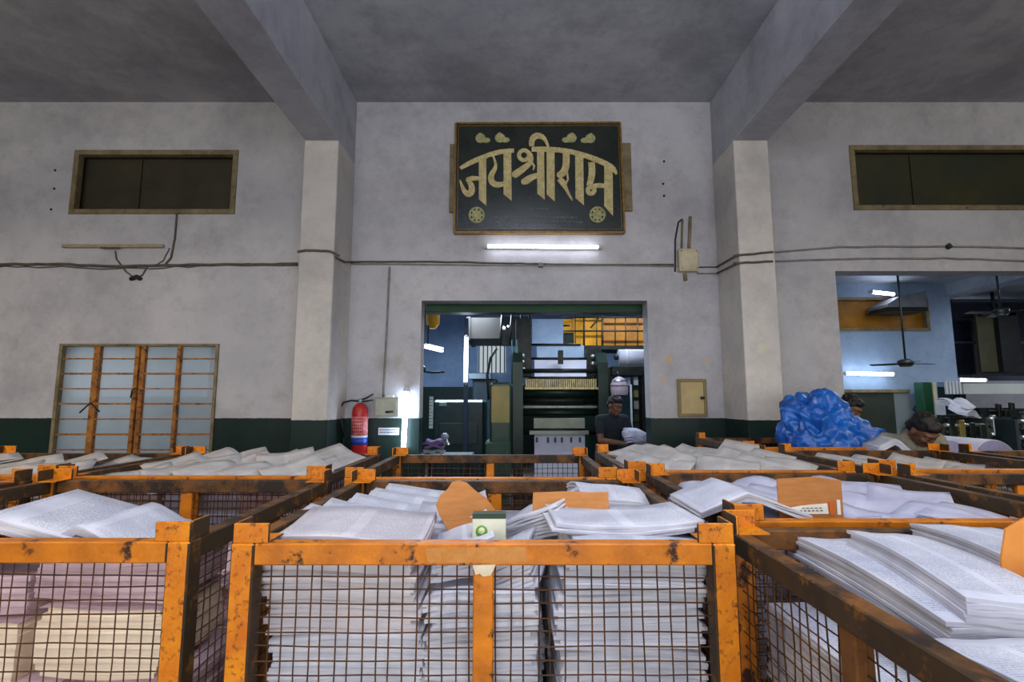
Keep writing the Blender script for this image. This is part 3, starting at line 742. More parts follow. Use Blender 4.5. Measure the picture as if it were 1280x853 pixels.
# ------------------------------------------------------------------ framed sign with the arched letters
SY = WY - .05
def Q(cx, cy):
    """a point of the close view of the sign, on the sign's plane"""
    p = P(540 + cx / 4.741, 140 + cy / 4.741, SY); return (p.x, p.z)
sg = thing('framed_sign', 'black framed sign with arched gold Devanagari lettering above the tube light', 'sign', (Q(632, 400)[0], WY, Q(632, 400)[1]))
ob = []
c4 = [Q(133, 716), Q(1140, 716), Q(1113, 68), Q(142, 72)]
m_ = MB(); m_.prism(c4, SY, WY - .005); ob.append(m_.build('board', mat('sign_black', (30, 36, 32), (42, 48, 42), scale=4, rough=.16, spec=.6), None))
GOLDF = mat('gilt_frame', (150, 118, 62), (112, 84, 44), scale=30, rough=.35, metal=.4)
m_ = MB()
for a, b in zip(c4, c4[1:] + c4[:1]): m_.ribbon([(a[0], a[1], .020), (b[0], b[1], .020)], SY - .02, WY - .004)
ob.append(m_.build('frame', GOLDF, None))
m_ = MB()
i4 = [Q(150, 698), Q(1124, 698), Q(1102, 82), Q(158, 86)]
for a, b in zip(i4, i4[1:] + i4[:1]): m_.ribbon([(a[0], a[1], .006), (b[0], b[1], .006)], SY - .012, SY)
ob.append(m_.build('inner_bead', GOLDF, None))
GOLD = mat('gold_letters', (214, 198, 142), (176, 158, 104), scale=16, rough=.45, c3=(140, 146, 96), s3=40, lo3=.55, hi3=.65)
KX = 1 / 4.741 * WY / F * 1.02
LAY = [0]
def lay(): LAY[0] += 1; return SY - .006 - (LAY[0] % 40) * .00012
def stroke(m, pts):   # (cx, cy, width) in the close view
    fine = []
    for (a, b, c), (d, e, f_) in zip(pts, pts[1:]): fine += [(a, b, c), ((a + d) / 2, (b + e) / 2, (c + f_) / 2)]
    fine.append(pts[-1])
    if len(fine) > 6:
        for _ in range(2): fine = [fine[0]] + [tuple((p[k] + 2 * q[k] + r_[k]) / 4 for k in range(3)) for p, q, r_ in zip(fine, fine[1:], fine[2:])] + [fine[-1]]
    for p, q in zip(fine, fine[1:]): m.ribbon([(*Q(p[0], p[1]), p[2] * KX), (*Q(q[0], q[1]), q[2] * KX)], lay(), SY + .001)
    for p in fine[1:-1]: m.prism([Q(p[0] + p[2] * .5 * math.cos(k * PI / 5), p[1] + p[2] * .5 * math.sin(k * PI / 5)) for k in range(10)], lay(), SY + .001)
def poly(m, pts): m.prism([Q(a, b) for a, b in pts], lay(), SY + .001)
def ring(m, cx, cy, r, w_, a0=0, a1=360, rx=1):
    n = 16; stroke(m, [(cx + r * rx * math.cos(R(a0 + (a1 - a0) * k / n)), cy + r * math.sin(R(a0 + (a1 - a0) * k / n)), w_) for k in range(n + 1)])
m_ = MB()   # ja
stroke(m_, [(168, 335, 22), (215, 308, 30), (265, 285, 32), (325, 262, 30)])
poly(m_, [(278, 270), (322, 258), (322, 558), (278, 518)])
stroke(m_, [(285, 395, 22), (240, 395, 30), (205, 402, 20)]); stroke(m_, [(205, 400, 16), (236, 428, 34), (240, 470, 38), (222, 496, 40), (196, 480, 30), (178, 445, 20), (166, 405, 8)])
ob.append(m_.build('letter', GOLD, None))
m_ = MB()   # ya
stroke(m_, [(322, 260, 28), (380, 243, 30), (430, 233, 30), (486, 230, 26)])
poly(m_, [(424, 250), (470, 240), (472, 528), (424, 488)])
stroke(m_, [(362, 262, 12), (378, 300, 14), (380, 335, 22), (356, 362, 34), (345, 392, 34), (356, 425, 38), (390, 440, 36), (428, 425, 26)])
ob.append(m_.build('letter', GOLD, None))
m_ = MB()   # shri
ring(m_, 545, 258, 30, 24); stroke(m_, [(572, 240, 22), (592, 262, 24), (590, 300, 26), (560, 325, 36), (500, 368, 46), (486, 376, 40)])
stroke(m_, [(590, 300, 14), (606, 322, 12), (600, 345, 8)])
stroke(m_, [(536, 415, 26), (556, 415, 52), (590, 385, 36), (632, 376, 28)])
poly(m_, [(622, 225), (664, 225), (668, 522), (624, 486)]); poly(m_, [(679, 225), (726, 225), (727, 532), (680, 490)])
stroke(m_, [(690, 215, 12), (680, 178, 18), (655, 145, 30), (618, 138, 40), (588, 160, 36), (590, 205, 30)])
stroke(m_, [(590, 222, 30), (660, 222, 32), (745, 226, 32)])
ob.append(m_.build('letter', GOLD, None))
m_ = MB()   # ra
stroke(m_, [(745, 226, 32), (820, 236, 30), (900, 258, 32)])
stroke(m_, [(795, 245, 42), (796, 300, 40), (792, 345, 42), (768, 372, 44), (748, 378, 36)]); stroke(m_, [(752, 398, 30), (778, 420, 44), (790, 450, 20), (810, 490, 16), (832, 526, 8)])
stroke(m_, [(800, 360, 14), (806, 400, 10), (790, 430, 14)])
poly(m_, [(848, 258), (896, 270), (900, 555), (850, 512)])
ob.append(m_.build('letter', GOLD, None))
m_ = MB()   # ma
stroke(m_, [(900, 258, 32), (970, 282, 34), (1040, 312, 34), (1080, 338, 32), (1092, 372, 14)])
stroke(m_, [(944, 300, 40), (950, 350, 40), (944, 400, 40), (930, 440, 34)]); ring(m_, 942, 466, 20, 26); stroke(m_, [(955, 440, 26), (990, 438, 30), (1025, 440, 28)])
poly(m_, [(1020, 318), (1070, 345), (1072, 618), (1020, 560)])
ob.append(m_.build('letter', GOLD, None))
DIM = mat('dim_gold', (186, 176, 122), (130, 134, 92), scale=30, rough=.6)
for (cx, cy, rx, ry) in ((286, 158, 30, 32), (322, 168, 22, 20), (400, 155, 30, 30), (434, 170, 22, 18), (826, 148, 30, 30), (800, 172, 26, 20), (942, 150, 32, 28), (906, 178, 26, 20)):
    pass
for (cx, cy, a) in ((300, 160, 20), (415, 158, 20), (815, 158, -20), (926, 160, -35)):
    m_ = MB()
    for (dx, dy, rx, ry) in ((-12, -2, 30, 28), (18, 10, 28, 16), (-14, -24, 12, 10)):
        ca, sa = math.cos(R(a)), math.sin(R(a)); sg_ = 1 if a > 0 else -1
        poly(m_, [(cx + sg_ * (dx) + rx * math.cos(k * PI / 6), cy + dy + ry * math.sin(k * PI / 6)) for k in range(12)])
    ob.append(m_.build('floral_emblem', DIM, None))
for (cx, cy) in ((265, 612), (980, 610)):
    m_ = MB(); ring(m_, cx, cy, 44, 10); ring(m_, cx, cy, 24, 10)
    for k in range(8): stroke(m_, [(cx, cy, 8), (cx + 42 * math.cos(k * PI / 4), cy + 46 * math.sin(k * PI / 4), 16)])
    ob.append(m_.build('medallion', DIM, None))
m_ = MB(); rnd = random.Random(4)
for (a, b, cy, h) in ((580, 690, 580, 9), (370, 865, 628, 10), (378, 885, 656, 10)):
    c = a
    while c < b:
        w_ = rnd.uniform(10, 26); poly(m_, [(c, cy - h / 2), (min(b, c + w_), cy - h / 2), (min(b, c + w_), cy - h / 2 + 3), (c, cy - h / 2 + 3)])
        for k in range(int(w_ / 7)): poly(m_, [(c + 2 + k * 7, cy - h / 2), (c + 4.5 + k * 7, cy - h / 2), (c + 4.5 + k * 7, cy + h / 2), (c + 2 + k * 7, cy + h / 2)])
        c += w_ + 6
ob.append(m_.build('small_text', mat('text_grey', (112, 120, 108), None, rough=.6), None))
for (a, b, c, d, nm) in ((100, 142, 185, 590, 'left'), (1128, 1180, 178, 582, 'right')):
    m_ = MB(); p0, p1 = Q(a, d), Q(b, c); m_.box(p0[0], p1[0], WY - .035, WY - .001, p0[1], p1[1], bevel=.004)
    wd = p1[0] - p0[0]; m_.box(p0[0] + wd * .35, p0[0] + wd * .45, WY - .040, WY - .034, p0[1] + .02, p1[1] - .02)
    ob.append(m_.build('side_batten', WOOD, None))
adopt(ob, sg)

# ------------------------------------------------------------------ tube lights
def tube_light(a, b, label, r=.016, body=True, mtube=None, off=Vector((0, .03, 0)), name='tube_light', group=None):
    a, b = Vector(a), Vector(b); c = (a + b) / 2
    t = thing(name, label, 'light', c, 0, group)
    d = (b - a).normalized(); o = [MB().tube([a + d * .03, b - d * .03], r, 12).build('glass_tube', mtube or TUBE, None)]
    if body:
        m = MB(); q = off
        m.tube([a + q - d * .02, b + q + d * .02], .018, 6)
        o.append(m.build('batten_body', WHITEP, None))
        for e, s in ((a, 1), (b, -1)):
            m = MB().tube([e + d * s * .005 - q * .1, e + d * s * .03 - q * .1], r * 1.15, 10); m.tube([e + d * s * .018, e + d * s * .018 + q], .009, 6)
            o.append(m.build('end_holder', WHITEP, None))
    adopt(o, t)
    return t
tube_light(P(606, 308, WY - .06), P(751, 309, WY - .06), 'horizontal lit tube light on the wall just below the framed sign', r=.019)
tube_light(P(508, 486, WY - .06), P(506, 486, WY - .06) - Vector((0, 0, .64)), 'bright vertical tube light on the wall just left of the central doorway', r=.024, mtube=glow('tube_glow_blue', (206, 228, 255), 42))

# ------------------------------------------------------------------ cables, boxes and fittings on the wall
def cable(pts, r, label, mt=CABLE, wob=.006, seed=0, name='cable', cat='cable', Y=WY, sub=6):
    rnd = random.Random(seed); ps = []
    wp = [P(p[0], p[1], (p[2] + .01 if len(p) > 2 else Y) - r * .9) for p in pts]
    for a, b in zip(wp, wp[1:]):
        for k in range(sub):
            q = a.lerp(b, k / sub); ps.append(q + Vector((rnd.uniform(-wob, wob) * .4, 0, rnd.uniform(-wob, wob))))
    ps.append(wp[-1])
    return tag(MB().tube(ps, r, 6).build(name, mt), label, cat)
cable([(-20, 331), (60, 330), (140, 333), (240, 331), (372, 331)], .015, 'long grey cable run across the left wall, upper of the pair', seed=1)
cable([(-20, 333), (60, 334), (160, 336), (250, 333), (372, 329)], .007, 'thin slack cable under the long grey run on the left wall', seed=2, wob=.012)
cable([(372, 315, 4.72), (382, 313, 4.72), (412, 314, 4.72), (424, 320, 4.72)], .012, 'grey cable wrapped across the front face of the left column', wob=.002, seed=3)
def side_run(pts, r, label, seed=0):
    return tag(MB().tube([Vector(p) for p in pts], r, 6).build('cable', CABLE), label, 'cable')
za = P(424, 321, 4.72).z; zb = P(435, 328, WY).z
side_run([(-1.688, 4.73, za), (-1.688, 5.0, (za + zb) / 2 - .02), (-1.688, 5.235, zb)], .010, 'grey cable along the inner side of the left column')
cable([(437, 328), (520, 327), (640, 329), (700, 331), (842, 331)], .010, 'upper cable across the wall over the central doorway', wob=.004, seed=5)
cable([(437, 330), (530, 331), (660, 332), (760, 332), (846, 333)], .009, 'lower cable across the wall over the central doorway', PIPE, wob=.003, seed=6)
cable([(871, 334), (901, 334)], .008, 'short upper cable between the junction box and the right column', wob=.002, seed=7)
cable([(871, 342), (901, 342)], .008, 'short lower cable between the junction box and the right column', PIPE, wob=.002, seed=8)
zr0, zr1 = P(902, 334, WY).z, P(920, 318, 4.72).z
side_run([(2.158, 5.24, zr0), (2.158, 4.73, zr1)], .010, 'upper cable along the shaded inner side of the right column')
zr0, zr1 = P(902, 342, WY).z, P(920, 328, 4.72).z
side_run([(2.158, 5.24, zr0), (2.158, 4.73, zr1)], .010, 'lower cable along the shaded inner side of the right column')
cable([(917, 320, 4.72), (966, 315, 4.72)], .011, 'upper cable across the front face of the right column', wob=.003, seed=9)
cable([(917, 329, 4.72), (966, 327, 4.72)], .011, 'lower cable across the front face of the right column', wob=.003, seed=10)
cable([(962, 316), (1050, 309), (1180, 308), (1300, 311)], .011, 'upper conduit across the wall right of the right column', PIPE, wob=.004, seed=11)
cable([(962, 327), (1060, 324), (1180, 323), (1300, 327)], .011, 'lower conduit across the wall above the wide right opening', PIPE, wob=.004, seed=12)
cable([(487, 334), (484, 400), (479, 497)], .011, 'vertical conduit running down the wall to the switch box', PIPE, wob=.001, seed=13)
cable([(221, 268), (219, 295), (214, 322), (206, 331)], .010, 'dark cable dropping from the left ventilator', wob=.005, seed=14)
cable([(212, 310), (204, 326), (192, 333)], .006, 'thin cable looping beside the drop from the left ventilator', wob=.004, seed=15)
cable([(144, 314), (146, 325), (158, 340), (168, 348), (178, 344), (184, 334)], .008, 'cable hanging in a loose loop under the batten', wob=.004, seed=16)
cable([(163, 349), (170, 346), (176, 349)], .022, 'knotted dark cable end hanging under the left run', BLACK, wob=.006, seed=17, name='cable_knot')
cable([(844, 340), (844, 300), (848, 278), (853, 274)], .009, 'dark bent conduit left of the junction box', BLACK, wob=.003, seed=18)
cable([(852, 313), (853, 275)], .012, 'left upright conduit above the junction box', WOOD, wob=.002, seed=19)
cable([(861, 313), (863, 271)], .016, 'right upright conduit above the junction box', WOOD, wob=.002, seed=20)
cable([(856, 342), (857, 351)], .020, 'conduit stub under the junction box', WOOD, wob=.001, seed=21)
cable([(676, 329), (676, 334)], .03, 'small round cable clip above the central doorway', PIPE, wob=0, seed=22, name='cable_clip', cat='clip')
cable([(1184, 306), (1188, 310)], .028, 'small dark junction on the upper right conduit', BLACK, wob=0, seed=23, name='cable_clip', cat='clip')
a, b = P(80, 308, WY), P(206, 311, WY)
bt = thing('tube_batten', 'empty tube light batten on the wall under the left ventilator', 'light fitting', (a + b) / 2)
o = [MB().box(a.x, b.x, WY - .035, WY - .001, a.z - .022, a.z + .014, bevel=.004).build('batten_body', mat('aged_batten', (160, 148, 124), (140, 128, 104), scale=20, rough=.6), None),
     MB().box(a.x + .42, a.x + .62, WY - .045, WY - .034, a.z - .036, a.z - .020).build('choke_cover', CABLE, None)]
adopt(o, bt)
# junction box and switch box
def wall_box(x0, y0, x1, y1, dep, mt, label, name, cat, detail):
    a, b = P(x0, y1, WY), P(x1, y0, WY)
    t = thing(name, label, cat, ((a.x + b.x) / 2, WY, a.z)); w_ = (b.x - a.x) / 2; h = b.z - a.z
    MB().box(-w_, w_, -dep, .001, 0, h, bevel=.006).build('case', mt, t)
    detail(t, w_, h, dep); return t
def d1(t, w_, h, dep):
    MB().box(-w_ * .88, w_ * .88, -dep - .006, -dep + .001, h * .06, h * .95, bevel=.003).build('cover', BEIGE, t)
    for (x, z) in ((-.75, .12), (.75, .12), (-.75, .88), (.75, .88)): MB().ball((x * w_, -dep - .006, z * h), .006, 8).build('screw', DARKST, t)
wall_box(847, 313, 870, 341, .07, BEIGE, 'cream junction box on the wall left of the right column', 'junction_box', 'electrical box', d1)
def d2(t, w_, h, dep):
    MB().box(-w_ * .86, w_ * .86, -dep - .008, -dep + .001, h * .08, h * .9, bevel=.004).build('door', mat('grey_box_door', (172, 176, 160), (156, 160, 146), scale=10), t)
    MB().tube([(w_ * .0, -dep - .012, h * .25), (w_ * .6, -dep - .012, h * .27)], .012, 6).build('handle', DARKST, t)
    MB().box(-w_ * .1, w_ * .5, -dep * .8, -.01, h, h * 1.12).build('cable_gland', WHITEP, t)
wall_box(470, 497, 501, 521, .10, mat('grey_box', (160, 164, 150), (140, 146, 134), scale=10), 'grey switch box on the wall between the extinguisher and the vertical tube light', 'switch_box', 'electrical box', d2)
def d3(t, w_, h, dep):
    m_ = MB(); z_ = .018
    for (a, b, c, d) in ((-w_, w_, 0, .03), (-w_, w_, h - .03, h), (-w_, -w_ + .03, .03, h - .03), (w_ - .03, w_, .03, h - .03)): m_.box(a, b, -dep - .014, -dep + .001, c, d, bevel=.003)
    m_.build('door_frame', mat('cabinet_rim', (136, 122, 86), (118, 106, 74), scale=12), t)
    MB().box(w_ * .55, w_ * .8, -dep - .03, -dep - .001, h * .46, h * .53, bevel=.004).build('latch', DARKST, t)
wall_box(847, 474, 881, 521, .03, mat('cabinet_beige', (186, 166, 116), (170, 150, 104), scale=6, rough=.5), 'small beige flush cabinet with a dark latch on the wall right of the doorway', 'wall_cabinet', 'cabinet', d3)
# strip sign under the switch box
a, b = P(473, 544, WY), P(499, 535, WY)
st = thing('strip_notice', 'narrow white notice strip on the dark green band under the switch box', 'notice', ((a.x + b.x) / 2, WY, a.z))
w_ = (b.x - a.x) / 2; h = b.z - a.z
MB().box(-w_, w_, -.006, .001, 0, h).build('plate', WHITEP, st)
m_ = MB(); rnd = random.Random(8)
for row in (0.26, .62):
    x = -w_ * .9
    while x < w_ * .85:
        q = rnd.uniform(.006, .014); m_.box(x, x + q, -.0072, -.0058, h * row, h * (row + .2)); x += q + .005
m_.build('lettering', mat('notice_ink', (70, 80, 96), None, rough=.6), st)
# tiny wall plugs left in rows
for nm, pts in (('left of the left ventilator', ((69, 213), (68, 236), (64, 262))), ('above the junction box', ((830, 202), (829, 230), (830, 245)))):
    for k, (px, py) in enumerate(pts):
        q = P(px, py, WY)
        m_ = MB().lathe([(0, -.006), (.010, -.006), (.013, 0), (.013, .004), (0, .004)], 10, Matrix.Translation(q) @ Matrix.Rotation(PI / 2, 4, 'X'))
        tag(m_.build('wall_plug', BLACK), 'small dark wall plug %s, %s of three' % (nm, ('topmost', 'middle', 'lowest')[k]), 'wall plug', 'wall plugs')

# fire extinguisher hanging on the wall
q = P(449, 552, 5.13); s_ = (P(449, 505, 5.13).z - q.z)
fe = thing('fire_extinguisher', 'red fire extinguisher with a black hose hanging on the wall beside the left column', 'fire extinguisher', (q.x, 5.13, q.z))
r = .078
MB().lathe([(0, -.14), (r * .9, -.14), (r, -.12), (r, s_ * .78), (r * .93, s_ * .88), (r * .6, s_ * .98), (r * .32, s_ * 1.02), (0, s_ * 1.02)], 28).build('cylinder', RED, fe)
MB().lathe([(r + .001, s_ * .17), (r + .0015, s_ * .17), (r + .0015, s_ * .66), (r + .001, s_ * .66)], 28).build('label_band', mat('extinguisher_label', (226, 150, 150), (206, 96, 96), scale=30, rough=.5), fe)
m_ = MB(); rnd = random.Random(3)
for row in range(5):
    for k in range(7):
        aa = R(-90 - 42 + k * 13); z_ = s_ * (.24 + row * .085); wd = .010
        m_.box(-wd / 2, wd / 2, -.001, .001, z_, z_ + s_ * .05, M=Matrix.Translation(((r + .002) * math.cos(aa), (r + .002) * math.sin(aa), 0)) @ Matrix.Rotation(aa + PI / 2, 4, 'Z'))
m_.build('label_print', mat('extinguisher_print', (150, 30, 34), None, rough=.6), fe)
MB().lathe([(r + .001, -.03), (r + .0018, -.03), (r + .0018, s_ * .10), (r + .001, s_ * .10)], 28).build('blue_band', BLUE, fe)
MB().lathe([(r + .001, s_ * .10), (r + .0016, s_ * .10), (r + .0016, s_ * .16), (r + .001, s_ * .16)], 28).build('white_band', WHITEP, fe)
MB().lathe([(0, s_ * 1.0), (.022, s_ * 1.0), (.022, s_ * 1.1), (.014, s_ * 1.14), (0, s_ * 1.14)], 14).build('valve', STEEL, fe)
MB().tube([(-.01, 0, s_ * 1.10), (.05, -.01, s_ * 1.14), (.13, -.02, s_ * 1.26)], [.008, .010, .007], 6).build('lever', DARKST, fe)
MB().tube([(-.01, 0, s_ * 1.05), (.06, -.01, s_ * 1.07), (.13, -.02, s_ * 1.10)], [.008, .010, .007], 6).build('carry_handle', DARKST, fe)
hs = [(-.02, 0, s_ * 1.07), (-.09, -.01, s_ * 1.09), (-.17, -.01, s_ * 1.03), (-.205, -.01, s_ * .85), (-.19, -.01, s_ * .62), (-.165, -.01, s_ * .40), (-.15, -.01, s_ * .1)]
MB().tube(hs, .010, 8).build('hose', BLACK, fe); MB().tube([(-.15, -.01, s_ * .1), (-.148, -.01, s_ * -.15)], [.012, .018], 8).build('nozzle', BLACK, fe)
MB().box(-.03, .03, .07, .119, s_ * .7, s_ * .95).build('wall_bracket', DARKST, fe)

# ------------------------------------------------------------------ press hall, seen through the doorway
def bxp(m, px0, py0, px1, py1, Y, dep, bevel=0):
    """box whose front face spans the given view rectangle at distance Y"""
    a, b = P(px0, py1, Y), P(px1, py0, Y); m.box(a.x, b.x, Y, Y + dep, a.z, b.z, bevel=bevel); return m
PW = mat('web_white', (214, 216, 232), (196, 200, 224), scale=3, rough=.6)
PWB = mat('web_bluish', (176, 196, 222), (150, 176, 210), scale=3, rough=.6)
Y0 = 7.2
pr = thing('printing_press', 'tall dark green printing press with white paper web seen through the central doorway', 'printing press', (P(700, 560, Y0).x, Y0 + .5, 0))
ob = []
XL, XR_ = P(634, 500, Y0).x, P(760, 500, Y0).x
ztop = P(700, 440, Y0).z
def side(x0, x1):
    m = MB(); m.prism([(Y0 - .05, 0), (Y0 + 1.3, 0), (Y0 + 1.3, ztop * .8), (Y0 + 1.0, ztop), (Y0 + .1, ztop), (Y0 - .05, ztop * .93)], x0, x1, M=Matrix(((0, 1, 0, 0), (1, 0, 0, 0), (0, 0, 1, 0), (0, 0, 0, 1)))); return m
XL += .08
ob.append(side(XL, XL + .14).build('side_frame', GREENM, None)); ob.append(side(XR_ - .14, XR_).build('side_frame', GREENM, None))
def roller(py, rad, mt, nm='roller', x0=None, x1=None, Y=Y0 + .12):
    z = P(700, py, Y).z; m = MB().tube([(x0 or XL + .12, Y, z), (x1 or XR_ - .1, Y, z)], rad, 16); ob.append(m.build(nm, mt, None))
for (py, rad, mt) in ((464, .035, DARKST), (491, .075, GREENM), (501, .05, DARKST), (509, .018, mat('roller_chrome', (220, 224, 205), (190, 196, 176), scale=10, rough=.35)), (516, .045, GREENM), (538, .07, DARKST)): roller(py, rad, mt)
m = MB(); bxp(m, 655, 487, 747, 498, Y0 + .2, .3); ob.append(m.build('ink_trough', DARKST, None))
m = MB()
for k in range(34):
    px = 657 + k * 2.62; a, b = P(px, 486, Y0), P(px + 1.5, 474, Y0); m.box(a.x, b.x, Y0 - .03, Y0 + .03, a.z, b.z)
ob.append(m.build('delivery_fingers', BRASS, None))
m = MB(); bxp(m, 656, 484.5, 748, 487, Y0 - .04, .08); ob.append(m.build('finger_bar', BRASS, None))
m = MB(); bxp(m, 667, 523, 731, 536, Y0, .03, .005); ob.append(m.build('guard_plate', mat('press_grey', (142, 146, 128), (120, 126, 110), scale=5, rough=.4), None))
m = MB(); bxp(m, 662, 539, 736, 543.5, Y0 - .1, .1); ob.append(m.build('guide_bar', mat('guide_grey', (130, 138, 128), None, rough=.35, metal=.4), None))
# paper web
def webp(m, px0, py0, px1, py1, Y, Yb=None):
    a, b, c, d = P(px0, py1, Y), P(px1, py1, Y), P(px1, py0, Yb or Y), P(px0, py0, Yb or Y)
    v = [m.bm.verts.new(p) for p in (a, b, c, d)] + [m.bm.verts.new(p + Vector((0, .003, 0))) for p in (a, b, c, d)]
    for q in ((0, 1, 2, 3), (7, 6, 5, 4), (0, 4, 5, 1), (1, 5, 6, 2), (2, 6, 7, 3), (3, 7, 4, 0)): m.bm.faces.new([v[i] for i in q])
m = MB(); webp(m, 665, 399, 704, 432, Y0 + .6, Y0 + .9); ob.append(m.build('paper_web', PWB, None))
m = MB(); webp(m, 671, 432, 730, 448, Y0 + .45, Y0 + .6); ob.append(m.build('paper_web', PWB, None))
m = MB(); webp(m, 668, 450, 733, 471, Y0 + .05, Y0 + .3); ob.append(m.build('paper_web', PW, None))
m = MB(); webp(m, 668, 543, 731, 640, Y0 - .12, Y0 - .02); ob.append(m.build('paper_web', PW, None))
m = MB()
for px in (671, 685, 694, 702.5, 714, 725):
    bxp(m, px - 1.3, 547, px + 1.3, 553.5, Y0 - .1, .006)
o_ = m.build('web_marks', mat('web_ink', (60, 62, 84), None, rough=.6), None)
o_.location.y = -.0; ob.append(o_)
for (py, x0, x1, Y) in ((407, 660, 712, Y0 + .85), (431, 660, 726, Y0 + .58), (448.5, 664, 734, Y0 + .30), (472.5, 660, 740, Y0 + .04)):
    z = P(700, py, Y).z; ob.append(MB().tube([(P(x0, py, Y).x, Y, z), (P(x1, py, Y).x, Y, z)], .018, 8).build('web_roller', DARKST, None))
m = MB(); bxp(m, 698, 438, 704, 455, Y0 + .02, .1, .004); ob.append(m.build('web_sensor', DARKST, None))
# upper frames with knobs
m = MB(); bxp(m, 645, 398, 664, 470, Y0 + .3, .5); ob.append(m.build('upper_frame', DARKST, None))
m = MB(); bxp(m, 734, 436, 752, 486, Y0 + .3, .5); ob.append(m.build('upper_frame', DARKST, None))
for (px, py) in ((653, 445), (653, 453), (654, 462), (741, 446), (741, 455), (743, 467), (745, 478), (654, 481), (745, 483), (655, 495)):
    q = P(px, py, Y0 + .26); ob.append(MB().lathe([(0, -.02), (.028, -.02), (.034, 0), (.034, .03), (0, .03)], 12, Matrix.Translation(q) @ Matrix.Rotation(PI / 2, 4, 'X')).build('adjusting_knob', STEEL, None))
for px in (640, 646):
    ob.append(MB().tube([P(px, 425, Y0 + .1), P(px, 480, Y0 + .1)], .012, 6).build('air_pipe', mat('teal_pipe', (50, 104, 112), None, rough=.4), None))
adopt(ob, pr)
# control cabinet left of the press
t = thing('control_cabinet', 'yellow green machine cabinet standing left of the printing press', 'machine', (P(626, 540, 7.0).x, 7.2, 0))
m = MB(); a, b = P(612, 552, 7.0), P(639, 478, 7.0); m.box(a.x, b.x, 7.0, 7.5, .5, b.z, bevel=.03); o1 = m.build('cabinet_body', mat('cabinet_green', (44, 74, 60), (34, 58, 50), scale=4, rough=.35), None)
m = MB(); bxp(m, 614, 483, 637, 529, 6.985, .012, .004); o2 = m.build('cabinet_door', GREENY, None)
m = MB(); a, b = P(606, 600, 7.0), P(638, 530, 7.0); m.box(a.x, b.x, 6.95, 7.55, 0, a.z + .5, bevel=.02); o3 = m.build('cabinet_base', mat('cabinet_base_green', (52, 84, 66), (40, 66, 56), scale=4, rough=.4), None)
o4 = MB().tube([P(611, 500, 6.94), P(609, 470, 6.94), P(613, 448, 6.96), P(621, 436, 7.0)], .018, 8).build('hose', DARKST, None)
adopt([o1, o2, o3, o4], t)
# dark folding unit at the left of the doorway
t = thing('folding_machine', 'dark green machine housing left of the press behind the vertical tube light', 'machine', (P(570, 540, 8.3).x, 8.6, 0))
m = MB(); a, b = P(540, 560, 8.3), P(606, 500, 8.3); m.box(a.x, b.x, 8.3, 9.2, 0, b.z, bevel=.04); o1 = m.build('housing', mat('dark_teal_machine', (34, 56, 60), (46, 70, 72), scale=3, rough=.4), None)
m = MB(); bxp(m, 548, 529, 597, 556, 8.28, .03, .008); o2 = m.build('cover_panel', mat('cover_teal', (56, 76, 74), (46, 64, 64), scale=5, rough=.4), None)
m = MB(); bxp(m, 549, 503, 558, 508, 8.27, .04, .004); o3 = m.build('display', mat('display_grey', (140, 160, 156), None, rough=.3), None)
adopt([o1, o2, o3], t)
t = thing('folding_machine', 'second machine with a tall panel behind the left part of the doorway', 'machine', (P(590, 480, 10.6).x, 10.8, 0))
m = MB(); a, b = P(590, 560, 10.6), P(622, 474, 10.6); m.box(a.x, b.x, 10.6, 11.3, 0, b.z, bevel=.03); o1 = m.build('housing', mat('slate_machine', (58, 74, 84), (48, 62, 72), scale=3, rough=.4), None)
m = MB(); bxp(m, 586, 467, 614, 474, 10.5, .5, .01); o2 = m.build('pale_shelf', mat('pale_shelf', (150, 168, 180), None, rough=.5), None)
adopt([o1, o2], t)
# post, cloths, bench
t = thing('striped_post', 'pale upright measuring strip on the dark machine left of the doorway', 'post', P(538, 536, 6.6))
o1 = MB(); bxp(o1, 536, 496, 541.5, 536, 6.6, .02, .002); o1 = o1.build('strip', mat('strip_pale', (200, 214, 206), None, rough=.5), None)
m = MB()
for k in range(9): bxp(m, 536.3, 499 + k * 4, 539 if k % 2 else 541, 500 + k * 4, 6.595, .004)
adopt([o1, m.build('scale_marks', mat('mark_grey', (120, 136, 132), None), None)], t)
z0_ = P(545, 560, 6.3).z
tb = thing('work_table', 'dark steel work table just inside the central doorway', 'table', (P(550, 560, 6.4).x, 6.5, 0))
a, b = P(522, 565, 6.2).x, P(588, 565, 6.2).x; hz = z0_ - .10
o = [MB().box(a, b, 6.2, 6.8, hz - .04, hz, bevel=.006).build('tabletop', mat('table_grey', (92, 108, 110), (70, 84, 88), scale=5, rough=.4), None)]
for x in (a + .04, b - .08):
    for y in (6.24, 6.72): o.append(MB().box(x, x + .04, y, y + .04, 0, hz - .04).build('leg', DARKST, None))
adopt(o, tb)
def cloth(cx, cy, z, w_, d_, h, mt, label, seed):
    m = MB(); rnd = random.Random(seed)
    for k in range(3): m.slab(lambda u, v, k=k: z + k * h / 3 + .012 * math.sin(u * 4 + k * 2 + seed) + .008 * math.sin(v * 5 + k), h / 3 * .9, 12, 8, w_ * (1 - .08 * k), d_ * (1 - .06 * k), cx + rnd.uniform(-.01, .01), cy, rnd.uniform(-.1, .1))
    return tag(m.build('folded_cloth', mt), label, 'cloth')
cloth(P(541, 555, 6.35).x, 6.42, hz, .26, .3, .07, mat('pale_cloth', (150, 168, 172), None, rough=.9), 'pale grey cloth pile lowest on the work table in the doorway', 1)
cloth(P(542, 548, 6.4).x, 6.46, hz + .09, .24, .26, .09, mat('mauve_cloth', (132, 108, 150), (110, 90, 130), scale=6, rough=.9), 'mauve cloth pile resting on the pale cloth in the doorway', 2)
t = thing('desk_fan', 'small pale machine part on the work table in the doorway', 'machine part', P(556, 556, 6.45))
